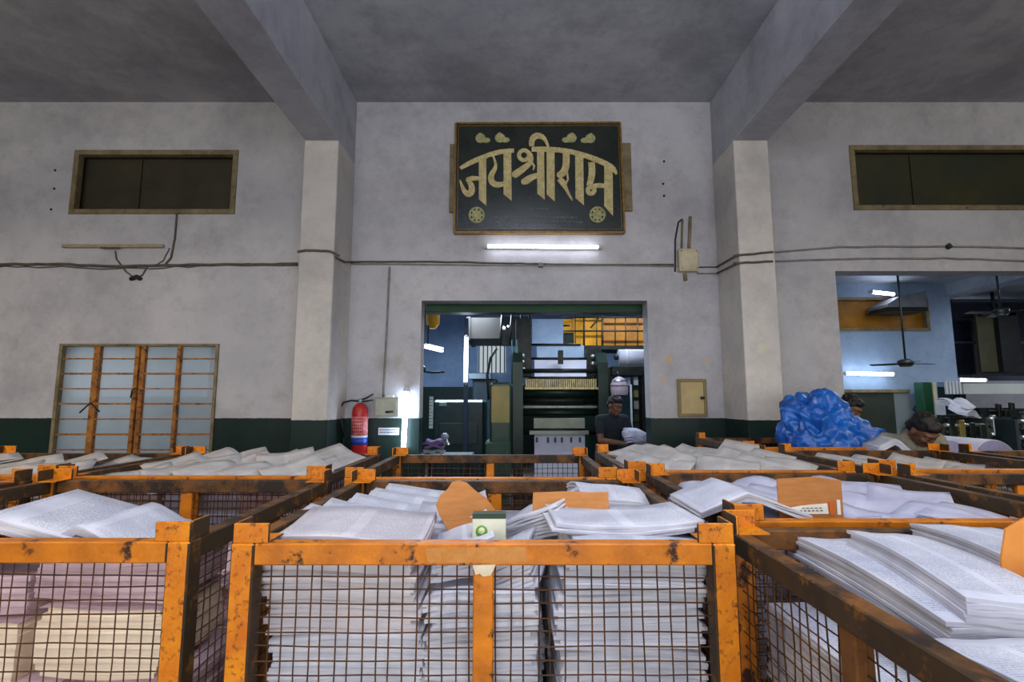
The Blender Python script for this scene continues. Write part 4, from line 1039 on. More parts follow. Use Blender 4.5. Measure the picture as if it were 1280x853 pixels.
o = [MB().lathe([(0, 0), (.05, 0), (.05, .02), (.02, .04), (.018, .10), (0, .10)], 16, Matrix.Translation(P(558, 556, 6.45))).build('stand', STEEL, None),
     MB().ball(P(556, 546, 6.45), (.05, .05, .045), 14).build('head', mat('lilac_metal', (150, 150, 176), None, rough=.4), None)]
t.name = 'machine_part'; adopt(o, t)
# tube lights in the hall
tube_light(P(528, 433, 7.5), P(553, 439, 8.3), 'short slanting lit tube light inside the doorway at the left', r=.022, off=Vector((0, .0, .04)))
tube_light(P(583, 420, 8.0), P(582, 480, 8.0), 'tall vertical tube light beside the press, inside the doorway', r=.03, mtube=TUBE2)
t = thing('steel_post', 'slim blue post carrying the vertical tube light inside the doorway', 'post', (P(582, 500, 8.06).x, 8.1, 0))
adopt([MB().box(P(580, 450, 8.06).x, P(585, 450, 8.06).x, 8.06, 8.14, 0, P(582, 398, 8.06).z).build('shaft', mat('post_blue', (54, 72, 92), None), None), MB().box(P(578, 450, 8.06).x, P(587, 450, 8.06).x, 8.04, 8.16, 0, .02).build('base_plate', DARKST, None)], t)
# dark duct, lamps and windows behind the press
t = thing('ventilation_duct', 'dark brown box duct under the hall ceiling left of the paper web', 'duct', P(615, 412, 9.0))
m = MB(); bxp(m, 584, 397, 628, 424, 9.0, 1.2, .01); o1 = m.build('duct_body', mat('duct_brown', (36, 31, 28), (26, 24, 23), scale=3, rough=.5), None)
m = MB(); bxp(m, 583, 396, 588, 425, 8.97, 1.26); o2 = m.build('duct_flange', BLACK, None)
adopt([o1, o2], t)
t = thing('hanging_frame', 'dark steel frame of rods above the press carrying small work lamps', 'frame', P(645, 400, 8.4))
o = []
for k, px in enumerate((628, 640, 652, 662)): o.append(MB().tube([P(px, 392, 8.4), P(px - 3, 432, 8.4)], .022, 6).build('rod', DARKST, None))
m = MB(); bxp(m, 626, 396, 664, 432, 8.5, .12); o.append(m.build('back_plate', mat('frame_slate', (40, 50, 58), (26, 34, 40), scale=6, rough=.4), None))
adopt(o, t)
for k, (px, py, rr, lab) in enumerate(((657, 411, .05, 'largest bright work lamp above the press'), (647, 409, .022, 'small work lamp left of the largest one above the press'), (630, 410, .026, 'work lamp at the left end of the rod frame'), (635, 408, .016, 'tiny lamp beside the left work lamp on the rod frame'), (656, 420, .022, 'small work lamp just below the largest one above the press'))):
    q = P(px, py, 8.3); t = thing('work_lamp', lab, 'lamp', q)
    MB().ball((0, 0, 0), rr, 12).build('bulb', glow('lamp_glow_%d' % k, (240, 246, 255), 6) if k == 0 else MATS.setdefault('lg', glow('lamp_glow', (240, 246, 255), 5)), t)
    MB().lathe([(rr * .5, rr * .6), (rr * .6, rr * 1.6), (0, rr * 1.8)], 12).build('lamp_holder', DARKST, t)
    MB().tube([(0, 0, rr * 1.7), (0, .1, rr * 1.8)], .008, 6).build('bracket', DARKST, t)
LITW = glow('window_daylight', (206, 220, 226), .75)
o = struct('window_5', MB().box(P(598, 430, 12.35).x, P(632, 430, 12.35).x, 12.34, 12.39, P(600, 466, 12.35).z, P(600, 424, 12.35).z), LITW)
m = MB()
for k in range(7): bxp(m, 598 + k * 5.3, 424, 599.6 + k * 5.3, 466, 12.28, .05)
m.build('window_bars', mat('slate_bars', (70, 88, 100), None), o)
# yellow overhead walkway behind the web
t = thing('overhead_walkway', 'yellow paneled overhead walkway with dark rails at the upper right of the doorway', 'walkway', P(755, 440, 9.2))
o = []
m = MB(); bxp(m, 718, 397, 752, 433, 9.2, .06, .005); o.append(m.build('yellow_panel', YEL, None))
m = MB(); bxp(m, 704, 399, 719, 416, 9.25, .06, .005); o.append(m.build('yellow_panel', YEL, None))
m = MB(); bxp(m, 752, 397, 806, 436, 9.3, .06, .005); o.append(m.build('ochre_panel', YELD, None))
m = MB(); bxp(m, 704, 417, 720, 433, 9.26, .06); o.append(m.build('green_panel', GREENM, None))
m = MB(); bxp(m, 700, 432, 812, 437, 9.1, .8); o.append(m.build('deck', DARKST, None))
for px in (719, 730, 746, 753, 769, 782, 797):
    o.append(MB().tube([P(px, 395, 9.12), P(px, 434, 9.12)], .022 if px in (730, 753, 775) else .012, 6).build('rail_post', mat('rail_brown', (74, 50, 26), (44, 34, 24), scale=8), None))
for py in (397, 414): o.append(MB().tube([P(702, py, 9.1), P(810, py, 9.1)], .016, 6).build('hand_rail', DARKST, None))
o.append(MB().tube([P(738, 410, 9.05), P(752, 394, 9.05)], .014, 6).build('brace', DARKST, None))
adopt(o, t)
t = thing('yellow_tank', 'small yellow tank hanging from the ceiling at the upper left of the doorway', 'tank', P(540, 400, 7.4))
adopt([MB().tube([P(541, 382, 7.4), P(541, 390, 7.4), P(541, 405, 7.4), P(541, 411, 7.4)], [.09, .10, .10, .05], 16).build('tank_body', YEL, None),
       MB().tube([P(531, 385, 7.35), P(530, 430, 7.35)], .012, 6).build('pipe', DARKST, None), MB().tube([P(536, 385, 7.35), P(535, 430, 7.35)], .010, 6).build('pipe', DARKST, None)], t)
t = thing('wall_bracket', 'thin dark arm fixed on the blue wall at the left inside the doorway', 'bracket', P(528, 464, 7.6))
adopt([MB().tube([P(527, 464, 7.6), P(540, 466, 7.6), P(556, 465, 7.6)], .018, 6).build('arm', DARKST, None), MB().ball(P(529, 461, 7.6), .045, 10).build('joint', DARKST, None)], t)
# right of the press: roll, dark unit, pail, teal board, rack
t = thing('paper_reel', 'white paper reel mounted at the right of the doorway above the dark unit', 'paper reel', P(790, 447, 7.4))
a, b = P(773, 447, 7.4), P(812, 447, 7.4); rr = (P(790, 437, 7.4).z - P(790, 457, 7.4).z) / 2
adopt([MB().tube([a, b], rr, 28).build('reel', PW, None), MB().tube([a + Vector((.10, 0, 0)), a + Vector((.12, 0, 0))], rr * 1.015, 28).build('bright_band', mat('band_white', (240, 240, 250), None), None), MB().tube([a - Vector((.06, 0, 0)), a], rr * .3, 12).build('core', DARKST, None)], t)
t = thing('reel_stand', 'dark steel unit under the white paper reel right of the press', 'machine', (P(775, 465, 7.4).x, 7.4, 0))
m = MB(); bxp(m, 765, 458, 812, 470, 7.2, .6, .01); o1 = m.build('carriage', DARKST, None)
m = MB(); a = P(760, 470, 7.3); m.box(a.x, a.x + .10, 7.3, 7.5, 0, a.z + .1); o2 = m.build('leg', DARKST, None)
m = MB(); a = P(806, 470, 7.3); m.box(a.x, a.x + .06, 7.5, 7.7, 0, a.z + .1); o3 = m.build('leg', DARKST, None)
adopt([o1, o2, o3], t)
q = P(774, 483, 7.0)
t = thing('lamp_shade', 'pale pink and silver bell shaped housing right of the press', 'housing', q)
MB().lathe([(.11, -.12), (.12, -.06), (.12, .02), (.09, .09), (.03, .13), (0, .13)], 20).build('shade', mat('pink_silver', (206, 186, 204), (176, 172, 196), scale=12, rough=.35), t)
MB().lathe([(.122, .0), (.124, .0), (.095, .085), (.090, .088)], 20).build('silver_top', STEEL, t); MB().tube([(0, 0, .12), (0, .1, .2)], .012, 6).build('stem', DARKST, t); t.name = 'bell_housing'
t = thing('notice_board', 'teal panel standing right of the press behind the dark clothed worker', 'panel', (P(779, 512, 7.6).x, 7.6, 0))
m = MB(); bxp(m, 767, 494, 789, 560, 7.6, .04, .004); o1 = m.build('panel', TEAL, None)
adopt([o1, MB().box(P(767, 500, 7.6).x, P(789, 500, 7.6).x, 7.55, 7.70, 0, .05).build('foot', DARKST, None)], t); t.name = 'teal_panel'
t = thing('pale_pole', 'pale slim pole standing right of the teal panel in the doorway', 'pole', (P(789.5, 520, 6.9).x, 6.9, 0))
adopt([MB().tube([(P(789.5, 520, 6.9).x, 6.9, 0), (P(789.5, 520, 6.9).x, 6.9, P(789, 481, 6.9).z)], .014, 8).build('shaft', mat('pole_grey', (160, 176, 186), None), None), MB().lathe([(0, 0), (.06, 0), (.05, .02), (0, .02)], 12, Matrix.Translation((P(789.5, 520, 6.9).x, 6.9, 0))).build('base', DARKST, None)], t); t.name = 'pole'
t = thing('storage_rack', 'steel rack with papers and cartons at the right edge of the doorway', 'rack', (P(800, 520, 8.2).x, 8.3, 0))
o = []
for py, in ((482,), (497,), (512,), (528,)):
    m = MB(); bxp(m, 790, py, 815, py + 1.5, 8.2, .5); o.append(m.build('shelf', DARKST, None))
for px in (790, 815): m = MB(); a = P(px, 470, 8.2); m.box(a.x - .02, a.x + .02, 8.2, 8.24, 0, a.z); o.append(m.build('upright', DARKST, None))
adopt(o, t)
for k, (x0, y0, x1, y1, c, lab) in enumerate(((791, 475, 806, 481.5, (220, 228, 232), 'white bundle on the top shelf of the rack in the doorway'), (793, 488, 812, 496.5, (132, 134, 84), 'olive carton on the second shelf of the rack in the doorway'), (792, 501, 800, 511.5, (196, 200, 190), 'white carton on the third shelf of the rack in the doorway'), (802, 503, 812, 511.5, (92, 110, 66), 'green carton on the third shelf of the rack in the doorway'), (793, 518, 812, 527.5, (70, 84, 60), 'dark carton on the lowest shelf of the rack in the doorway'))):
    a, b = P(x0, y1, 8.22), P(x1, y0, 8.22); t = thing('carton', lab, 'carton', ((a.x + b.x) / 2, 8.4, a.z)); w_, h = (b.x - a.x) / 2, b.z - a.z
    mm = mat('carton_%d' % k, c, None, rough=.7)
    MB().box(-w_, w_, -.15, .15, 0, h * .8).build('carton_body', mm, t); MB().box(-w_ * 1.02, w_ * 1.02, -.154, .154, h * .78, h * .98).build('lid', mm, t)

# ------------------------------------------------------------------ press hall, seen through the wide right opening
a, b = P(1055, 467, 8.95), P(1118, 468, 8.95)
tube_light(a, b, 'long lit tube light on the blue wall in the wide right opening', r=.03, mtube=TUBE2)
tube_light(P(1197, 475, 9.2), P(1233, 475.5, 9.2), 'lit tube light hung at the far doorway edge in the wide right opening', r=.028)
tube_light(P(1088, 365, 8.3), P(1117, 368, 8.9), 'bright tube light near the ceiling in front of the ochre ventilator', r=.03)
def ceiling_fan(hub, ztop, L_, ang, label):
    t = thing('ceiling_fan', label, 'ceiling fan', hub)
    MB().tube([(0, 0, .06), (0, 0, ztop - hub.z)], .014, 8).build('down_rod', DARKST, t)
    MB().lathe([(0, -.03), (.07, -.03), (.10, 0), (.10, .05), (.05, .08), (0, .08)], 20).build('motor', DARKST, t)
    MB().lathe([(0, -.06), (.06, -.05), (.03, 0), (0, 0)], 14, Matrix.Translation((0, 0, ztop - hub.z))).build('canopy', DARKST, t)
    for k in range(3):
        m = MB().box(.09, L_, -.055, .055, .01, .016, M=Matrix.Rotation(R(ang + 120 * k), 4, 'Z') @ Matrix.Rotation(R(9), 4, 'X'), bevel=.003); m.build('blade', DARKST, t)
ceiling_fan(P(1132, 456, 7.4), HZ, .44, 8, 'dark ceiling fan on a long rod in the wide right opening')
ceiling_fan(P(1251, 392, 7.4), HZ, .50, 60, 'second ceiling fan at the right edge of the wide right opening')
# light fitting bulk under the ochre ventilator
t = thing('air_duct', 'grey shaped duct end in front of the ochre ventilator panel', 'duct', P(1135, 378, 8.6))
a = [P(1110, 386, 8.6), P(1159, 387, 8.6), P(1157, 364, 8.6), P(1126, 370, 8.6), P(1110, 380, 8.6)]
o1 = MB().prism([(p.x, p.z) for p in a], 8.6, 9.1).build('duct_body', mat('duct_grey', (126, 128, 134), (100, 104, 110), scale=4), None)
m = MB(); bxp(m, 1109, 384, 1160, 389, 8.58, .44); adopt([o1, m.build('duct_lip', DARKST, None)], t)
# notice board, sill
t = thing('notice_board', 'dark green and grey notice board on the pale wall behind the workers', 'notice board', P(1095, 508, 9.0))
o = [];
m = MB(); bxp(m, 1053, 490, 1117, 545, 9.03, .04, .004); o.append(m.build('board', mat('board_dark_green', (52, 60, 50), (42, 50, 44), scale=3, rough=.5), None))
m = MB(); bxp(m, 1117, 491, 1137, 545, 9.04, .04, .004); o.append(m.build('grey_panel', mat('board_grey', (120, 130, 132), None, rough=.5), None))
m = MB(); bxp(m, 1052, 487, 1138, 491, 9.01, .07, .003); o.append(m.build('frame', WOOD, None)); adopt(o, t)
t = tag(MB().tube([P(1163, 484, 8.9), P(1150, 500, 8.9), P(1142, 512, 8.9), P(1147, 517, 8.9), P(1132, 530, 8.9)], .02, 6).build('cable', BLACK), 'dark bent cable on the pale wall above the seated worker', 'cable')
t = thing('steel_column', 'bright green steel column with a pale edge strip behind the seated worker', 'column', (P(1161, 500, 8.7).x, 8.7, 0))
a, b = P(1155, 500, 8.6), P(1167, 500, 8.6)
o = [MB().box(a.x, b.x, 8.6, 8.8, 0, P(1160, 478, 8.6).z, bevel=.01).build('shaft', mat('column_green', (16, 74, 44), (14, 60, 38), scale=3, rough=.5), None),
     MB().box(b.x, b.x + .05, 8.58, 8.8, 0, P(1160, 478, 8.6).z).build('edge_strip', mat('strip_cream', (190, 184, 150), None), None)]
m = MB(); bxp(m, 1171, 501, 1181, 523, 8.56, .02); o.append(m.build('notice', WHITEP, None)); adopt(o, t)
# mezzanine front and dark openings to the right
t = thing('partition', 'dark glazed partition high behind the wide right opening', 'partition', (P(1240, 430, 10.2).x, 10.2, P(1240, 480, 10.2).z))
o = []
m = MB(); bxp(m, 1192, 377, 1330, 472, 10.3, .06); o.append(m.build('glazing', mat('partition_dark', (40, 44, 62), (30, 34, 46), scale=2, rough=.12, spec=.7), None))
m = MB(); bxp(m, 1190, 427, 1330, 429.5, 10.25, .05); bxp(m, 1190, 470, 1330, 476, 10.2, .15); bxp(m, 1190, 374, 1330, 378, 10.2, .15); o.append(m.build('rails', mat('partition_rail', (70, 82, 96), None, rough=.4), None))
m = MB(); zt_ = P(1240, 476, 10.2).z
for px in (1192, 1322): a = P(px, 470, 10.25); m.box(a.x, a.x + .1, 10.2, 10.3, 0, zt_)
o.append(m.build('support_post', DARKST, None))
adopt(o, t)
t = thing('cupboard', 'tall black open framed cupboard hung in front of the partition at the right', 'cupboard', P(1250, 465, 9.6))
o = []
m = MB(); bxp(m, 1228, 391, 1270, 394.5, 9.6, .4); bxp(m, 1255, 391, 1272, 465, 9.6, .4); o.append(m.build('body', BLACK, None))
m = MB(); bxp(m, 1227, 392, 1243, 465, 9.7, .05); o.append(m.build('olive_door', mat('olive_door', (66, 64, 42), (50, 50, 34), scale=3), None))
m = MB(); bxp(m, 1243, 396, 1254, 465, 9.75, .05); a = P(1249, 392, 9.7); o.append(MB().tube([(a.x, 9.8, a.z), (a.x, 9.8, HZ)], .03, 8).build('hanger', DARKST, None))
o.append(m.build('grey_door', mat('grey_door', (98, 100, 104), (70, 72, 76), scale=3), None))
adopt(o, t)
m = MB(); a, b = P(1205, 493, 9.0), P(1330, 480, 9.0)
t = thing('hoarding', 'long pale grey board spanning the lower right opening', 'board', ((a.x + b.x) / 2, 9.0, a.z))
m = MB().box(a.x, b.x, 9.0, 9.08, a.z, b.z, bevel=.005); o1 = m.build('board_face', mat('hoarding_grey', (186, 190, 186), (166, 172, 170), scale=3), None)
m = MB()
for k in range(5): x = a.x - .30 + k * .06; m.box(x, x + .025, 9.0, 9.04, a.z, b.z + .05)
m2 = MB()
for x in (a.x + .02, b.x - .10): m2.box(x, x + .08, 9.09, 9.17, 0, b.z)
adopt([o1, m.build('louvre', WHITEP, None), m2.build('support_post', DARKST, None)], t); t.name = 'fascia_board'
# dark machines with paper lying on them
def machine(px0, px1, pyt, Y, dep, mt, label, seed):
    rnd = random.Random(seed); a, b = P(px0, pyt, Y), P(px1, pyt, Y)
    t = thing('folding_machine', label, 'machine', ((a.x + b.x) / 2, Y + dep / 2, 0)); w_ = (b.x - a.x) / 2; h = a.z
    MB().box(-w_, w_, -dep / 2, dep / 2, .12, h * .82, bevel=.03).build('housing', mt, t)
    for k in range(2): MB().box((-1 if k else .7) * w_, (-.7 if k else 1) * w_, -dep / 2 + .05, dep / 2 - .05, 0, .13).build('foot', DARKST, t)
    for k in range(5):
        x = -w_ + 2 * w_ * rnd.random(); z = h * rnd.uniform(.75, 1)
        MB().tube([(-w_ * .95, -dep / 2 - .02, h * (.55 + .08 * k)), (w_ * .95, -dep / 2 - .02, h * (.55 + .08 * k))], .02 + .012 * (k % 2), 8).build('roller', STEEL if k % 2 else DARKST, t)
    for k in range(4):
        x = -w_ * .8 + w_ * .5 * k; MB().box(x, x + w_ * .28, -dep / 2 - .06, -dep / 2 + .01, h * rnd.uniform(.5, .7), h * rnd.uniform(.8, .98), bevel=.01).build('control_box', rnd.choice([mt, GREENY, DARKST, STEEL]), t)
    MB().box(-w_, w_, -dep / 2, -dep / 2 + .1, h * .82, h * .9).build('top_rail', DARKST, t)
machine(1176, 1226, 508, 8.1, .8, mat('machine_black_green', (28, 34, 30), (40, 50, 40), scale=5, rough=.4), 'dark machine behind the paper rolls beside the green column', 1)
machine(1231, 1264, 498, 8.12, .8, mat('machine_olive', (52, 62, 40), (32, 42, 30), scale=9, rough=.4), 'olive dark machine with many parts at the right edge opening', 2)
machine(1268, 1335, 500, 7.7, .8, mat('machine_slate', (30, 42, 44), (24, 34, 36), scale=5, rough=.4), 'slate dark machine behind the person at the right edge', 3)
for k, (px, py, w_, lab) in enumerate(((1199, 503, .36, 'crumpled white sheets on the dark machine, upper pile'), (1194, 513, .26, 'crumpled white sheets on the dark machine, lower pile'))):
    q = P(px, py, 8.0)
    sheaf((q.x, 8.05 - .2 * k, q.z - .05), w_, .3, 4, .012, lab, 300 + k, (R(20), R(-12 + 18 * k), R(10)), None, shape='wave', amp=.08, nx=10)
# work table with two white paper rolls
tz = .765
tb = thing('work_table', 'steel work table under the two white paper rolls', 'table', (4.15, 4.85, 0))
MB().box(-.62, .62, -.42, .38, tz - .04, tz, bevel=.006).build('tabletop', mat('tabletop_grey', (120, 124, 124), (96, 100, 100), scale=5, rough=.4), tb)
for x in (-.58, .53):
    for y in (-.38, .30): MB().box(x, x + .05, y, y + .05, 0, tz - .04).build('leg', DARKST, tb)
for (px, ww, lab) in ((1182, 0, 'white paper roll lying on the work table behind the seated worker'), (1238, 0, 'white paper roll lying at the right on the work table')):
    q = P(px, 575, 4.55); rr = .195; t = thing('paper_roll', lab, 'paper roll', (q.x, 4.5, tz + rr)); rot = Matrix.Rotation(-PI / 2, 4, 'X')
    MB().lathe([(.04, 0), (rr * .98, 0), (rr, .01), (rr, .66), (rr * .98, .67), (.04, .67), (.04, 0)], 36, rot).build('paper_wrap', PW, t)
    MB().lathe([(.04, -.001), (rr * .97, -.001), (rr * .97, .0), (.04, .0)], 36, rot).build('wound_end', mat('roll_end', (150, 150, 186), (136, 136, 172), scale=30, rough=.7), t)
    MB().lathe([(.028, -.006), (.04, -.006), (.04, .675), (.028, .675)], 20, rot).build('core', CARD, t)

# ------------------------------------------------------------------ people
def frozen(mb, name, mt, voxel, smooth=4):
    """one continuous skin from overlapping limbs"""
    me = mb.mesh(name, mt); o = bpy.data.objects.new(name, me); COL.objects.link(o)
    r = o.modifiers.new('r', 'REMESH'); r.mode = 'VOXEL'; r.voxel_size = voxel; r.use_smooth_shade = True
    s = o.modifiers.new('s', 'SMOOTH'); s.factor = .5; s.iterations = smooth
    dg = bpy.context.evaluated_depsgraph_get(); dg.update()
    me2 = bpy.data.meshes.new_from_object(o.evaluated_get(dg)); me2.name = name
    bpy.data.objects.remove(o); bpy.data.meshes.remove(me)
    if not me2.materials: me2.materials.append(mt)
    return me2
def limb(m, a, b, ra, rb, mid=None):
    a, b = Vector(a), Vector(b); n = 6; pts = [a.lerp(b, k / n) for k in range(n + 1)]
    rs = [ra + (rb - ra) * k / n + (mid or 0) * math.sin(PI * k / n) for k in range(n + 1)]
    m.tube(pts, rs, 14); m.ball(a, ra, 14); m.ball(b, rb, 14)
def hand(m, wrist, d, palm_n, side):
    """palm, four fingers and a thumb; d points to the fingertips, palm_n out of the palm"""
    d = Vector(d).normalized(); nrm = Vector(palm_n); nrm = (nrm - d * nrm.dot(d)).normalized(); ac = d.cross(nrm).normalized() * side
    w = Vector(wrist); Mx = Matrix((ac, d, nrm)).transposed().to_4x4()
    m.ball(w + d * .045, (.040, .050, .016), 12, Mx)
    for k, (L_, off) in enumerate(((.070, .030), (.078, .011), (.072, -.009), (.056, -.028))):
        p0 = w + d * .075 + ac * off; p1 = p0 + d * L_ * .45 + nrm * .006; p2 = p1 + d * L_ * .26 + nrm * .016; p3 = p2 + d * L_ * .16 + nrm * .020
        m.tube([p0, p1, p2, p3], [.0095, .009, .0082, .0070], 8); m.ball(p3, .0070, 8)
    p0 = w + d * .020 + ac * .030; p1 = p0 + d * .026 + ac * .026 + nrm * .010; p2 = p1 + d * .028 + ac * .008 + nrm * .014
    m.tube([p0, p1, p2], [.014, .0115, .009], 8); m.ball(p2, .009, 8)
def person(label, loc, rz, J, skin, shirt, trousers, hair, head_pitch=0, head_yaw=0, head_roll=0, sleeve=.55, s=1.0, hairlen=0):
    t = thing('person', label, 'person', loc, rz); t.scale = (s, s, s)
    V = {k: Vector(v) for k, v in J.items()}
    hc = V['head']; H = Matrix.Translation(hc) @ Euler((R(head_pitch), R(head_roll), R(head_yaw)), 'XYZ').to_matrix().to_4x4()
    def arms(m, g=0, upto=1.0, hands=True):
        for sd in (-1, 1):
            n = 'L' if sd < 0 else 'R'; sh, el, wr = V['sh' + n], V['el' + n], V['wr' + n]
            e = sh.lerp(el, min(1, upto * 1.0)) if upto < 1 else el
            limb(m, sh, e, .050 + g, (.050 + (.038 - .050) * min(1, upto)) + g, .004)
            if upto >= 1:
                limb(m, el, wr if not g else el.lerp(wr, min(1, upto - 1)), .038 + g, (.026 if not g else .032) + g, .003)
            if hands: hand(m, wr, V['hd' + n], V['pn' + n], -sd)
    def torso(m, g=0, low=True):
        pe, sp, ch, nb = V['pelvis'], V['spine'], V['chest'], V['neck']
        up = (ch - pe).normalized(); X = Vector((1, 0, 0)); Mx = Matrix((X, up.cross(X) * -1 * -1, up)).transposed().to_4x4()
        n = 8
        for k in range(n + 1):
            q = k / n; p = pe.lerp(sp, q * 2) if q < .5 else sp.lerp(ch, q * 2 - 1)
            rx = .150 - .028 * math.sin(PI * min(1, q * 1.4)) + .02 * q; ry = .105 + .012 * math.sin(PI * q)
            m.ball(p, (rx + g, ry + g, .075 + g), 14, Mx)
        m.ball(ch + up * .05, (.165 + g, .098 + g, .085 + g), 14, Mx)
        for sd in ('shL', 'shR'): limb(m, ch + up * .09, V[sd], .060 + g, .054 + g)
        limb(m, ch + up * .08, nb, .070 + g, .055 + g)
    def legs(m, g=0, feet=True):
        for n in 'LR':
            hp, kn, an = V['hip' + n], V['kn' + n], V['an' + n]
            limb(m, hp, kn, .085 + g, .056 + g, .004); limb(m, kn, an if not g else kn.lerp(an, .93), .054 + g, .036 + g * 1.6, .010)
            if feet:
                f = V['toe' + n]; limb(m, an, an.lerp(f, .3) + Vector((0, .02, -.03)), .036, .038); limb(m, an + Vector((0, .02, -.045)), f, .036, .030)
        if g: m.ball(V['pelvis'], (.16 + g, .115 + g, .10), 14)
    m = MB(); torso(m); arms(m); legs(m)
    limb(m, V['neck'], H @ Vector((0, .015, -.07)), .052, .050)
    for c, r in (((0, .012, .025), (.075, .092, .090)), ((0, -.018, -.045), (.056, .066, .062)), ((0, -.060, -.092), (.026, .022, .020)), ((0, -.070, .030), (.056, .022, .016)),
                 ((.034, -.058, -.022), (.026, .026, .022)), ((-.034, -.058, -.022), (.026, .026, .022)), ((0, -.084, -.068), (.022, .010, .006)), ((0, -.082, -.078), (.019, .010, .007))):
        m.ball(H @ Vector(c), r, 16, H.to_3x3().to_4x4())
    m.tube([H @ Vector((0, -.078, .018)), H @ Vector((0, -.096, -.012)), H @ Vector((0, -.108, -.034)), H @ Vector((0, -.088, -.044))], [.008, .010, .014, .010], 10)
    for sd in (-1, 1): m.ball(H @ Vector((.015 * sd, -.092, -.036)), .009, 8); m.ball(H @ Vector((.077 * sd, .012, -.012)), (.010, .020, .031), 12, H.to_3x3().to_4x4())
    link('body', frozen(m, 'body', skin, .0075, 3), t)
    m = MB(); torso(m, .012); arms(m, .013, 1 + sleeve if sleeve > .9 else sleeve, False); m.ball(V['pelvis'] + Vector((0, 0, -.03)), (.168, .130, .09), 14)
    link('shirt', frozen(m, 'shirt', shirt, .012, 4), t)
    m = MB(); up = (V['neck'] - V['chest']).normalized(); c = V['neck'] + up * .005
    m.tube([c + Vector((.062 * math.cos(a * PI / 6), .058 * math.sin(a * PI / 6), -.012 * math.sin(a * PI / 6 + PI))) for a in range(13)], .011, 8); m.build('collar', shirt, t)
    m = MB(); legs(m, .014, False); link('trousers', frozen(m, 'trousers', trousers, .012, 4), t)
    m = MB()
    for n in 'LR':
        an, f = V['an' + n], V['toe' + n]
        m = MB(); limb(m, an + Vector((0, .03, -.048)), f, .040, .036); m.ball(an.lerp(f, .5) + Vector((0, 0, -.03)), (.044, .10, .03), 12); link('shoe', frozen(m, 'shoe', BLACK, .01, 2), t)
    m = MB(); rn = random.Random(len(label))
    m.ball(H @ Vector((0, .022, .046)), (.080, .092, .082), 18, H.to_3x3().to_4x4()); m.ball(H @ Vector((0, .060, -.005)), (.074, .056, .070), 14, H.to_3x3().to_4x4())
    m.ball(H @ Vector((0, -.045, .085)), (.060, .040, .034), 14, H.to_3x3().to_4x4())
    for k in range(46):
        a, e = rn.uniform(0, 2 * PI), rn.uniform(.15, 1.5); v = Vector((math.cos(a) * math.cos(e) * .080, .022 + math.sin(a) * math.cos(e) * .088, .046 + math.sin(e) * .082))
        m.ball(H @ v, rn.uniform(.010, .018), 6)
    link('hair', frozen(m, 'hair', hair, .008, 1), t)
    for sd in (-1, 1):
        m = MB(); m.ball(H @ Vector((.030 * sd, -.070, .004)), .0125, 12); e = m.build('eye', mat('eye_white', (112, 92, 80), None, rough=.3), t)
        m = MB(); m.ball(H @ Vector((.030 * sd, -.0795, .002)), .006, 10); m.build('iris', BLACK, e)
    return t
SKIN = mat('brown_skin', (120, 82, 60), (104, 70, 52), scale=12, rough=.55)
HAIR = mat('black_hair', (16, 14, 14), (28, 24, 22), scale=60, rough=.6)
def sit(dz=0):
    return dict(pelvis=(0, .02, .57), spine=(0, -.02, .76), chest=(0, -.09, .95), neck=(0, -.145, 1.10), head=(0, -.225, 1.215 + dz),
                shL=(-.175, -.115, 1.03), shR=(.175, -.115, 1.03), elL=(-.235, -.19, .77), elR=(.235, -.19, .77), wrL=(-.10, -.36, .80), wrR=(.12, -.37, .80),
                hdL=(.7, -.6, .15), hdR=(-.7, -.6, .15), pnL=(.2, 0, -1), pnR=(-.2, 0, -1),
                hipL=(-.09, .0, .545), hipR=(.09, .0, .545), knL=(-.13, -.36, .53), knR=(.14, -.35, .53), anL=(-.13, -.30, .11), anR=(.15, -.26, .11), toeL=(-.15, -.42, .045), toeR=(.18, -.38, .045))
def stool(x, y, lab, zs=1.0):
    t = thing('stool', lab, 'stool', (x, y, 0)); t.scale = (1, 1, zs); MB().lathe([(0, .40), (.16, .40), (.17, .41), (.17, .43), (.15, .445), (0, .445)], 24).build('seat', WOOD, t)
    for k in range(4):
        a = PI / 4 + k * PI / 2; MB().tube([(.12 * math.cos(a), .12 * math.sin(a), .405), (.19 * math.cos(a), .19 * math.sin(a), .0)], .014, 8).build('leg', DARKST, t)
A = (3.04, 4.06)
J = sit(); J.update(neck=(0, -.15, 1.10), head=(.01, -.275, 1.155), shL=(-.185, -.13, 1.07), shR=(.185, -.13, 1.07))
J = {k: (v[0], v[1], v[2] + (0 if k[:2] in ('an', 'to', 'hd', 'pn') else .12)) for k, v in J.items()}
person('worker with black hair and a beige grey shirt bending over papers in the right opening', (A[0], A[1], 0), R(-6), J, SKIN, mat('shirt_beige', (150, 146, 126), (124, 120, 104), scale=8, rough=.85), mat('trousers_grey', (60, 62, 66), None, rough=.9), HAIR, head_pitch=48, head_yaw=12, head_roll=-6, sleeve=.8, s=1.0)
stool(A[0], A[1] + .03, 'round wooden stool under the worker in the beige grey shirt', 1.27)
D = (4.14, 4.05)
J = sit()
person('person in dark green clothes sitting at the right edge, half outside the photo', (D[0], D[1], 0), R(50), J, SKIN, mat('shirt_dark_green', (40, 54, 54), (30, 42, 44), scale=6, rough=.9), mat('trousers_navy', (34, 38, 50), None, rough=.9), HAIR, head_pitch=30, head_yaw=10, sleeve=.8, s=1.04)
stool(D[0], D[1] + .03, 'round wooden stool under the person at the right edge')
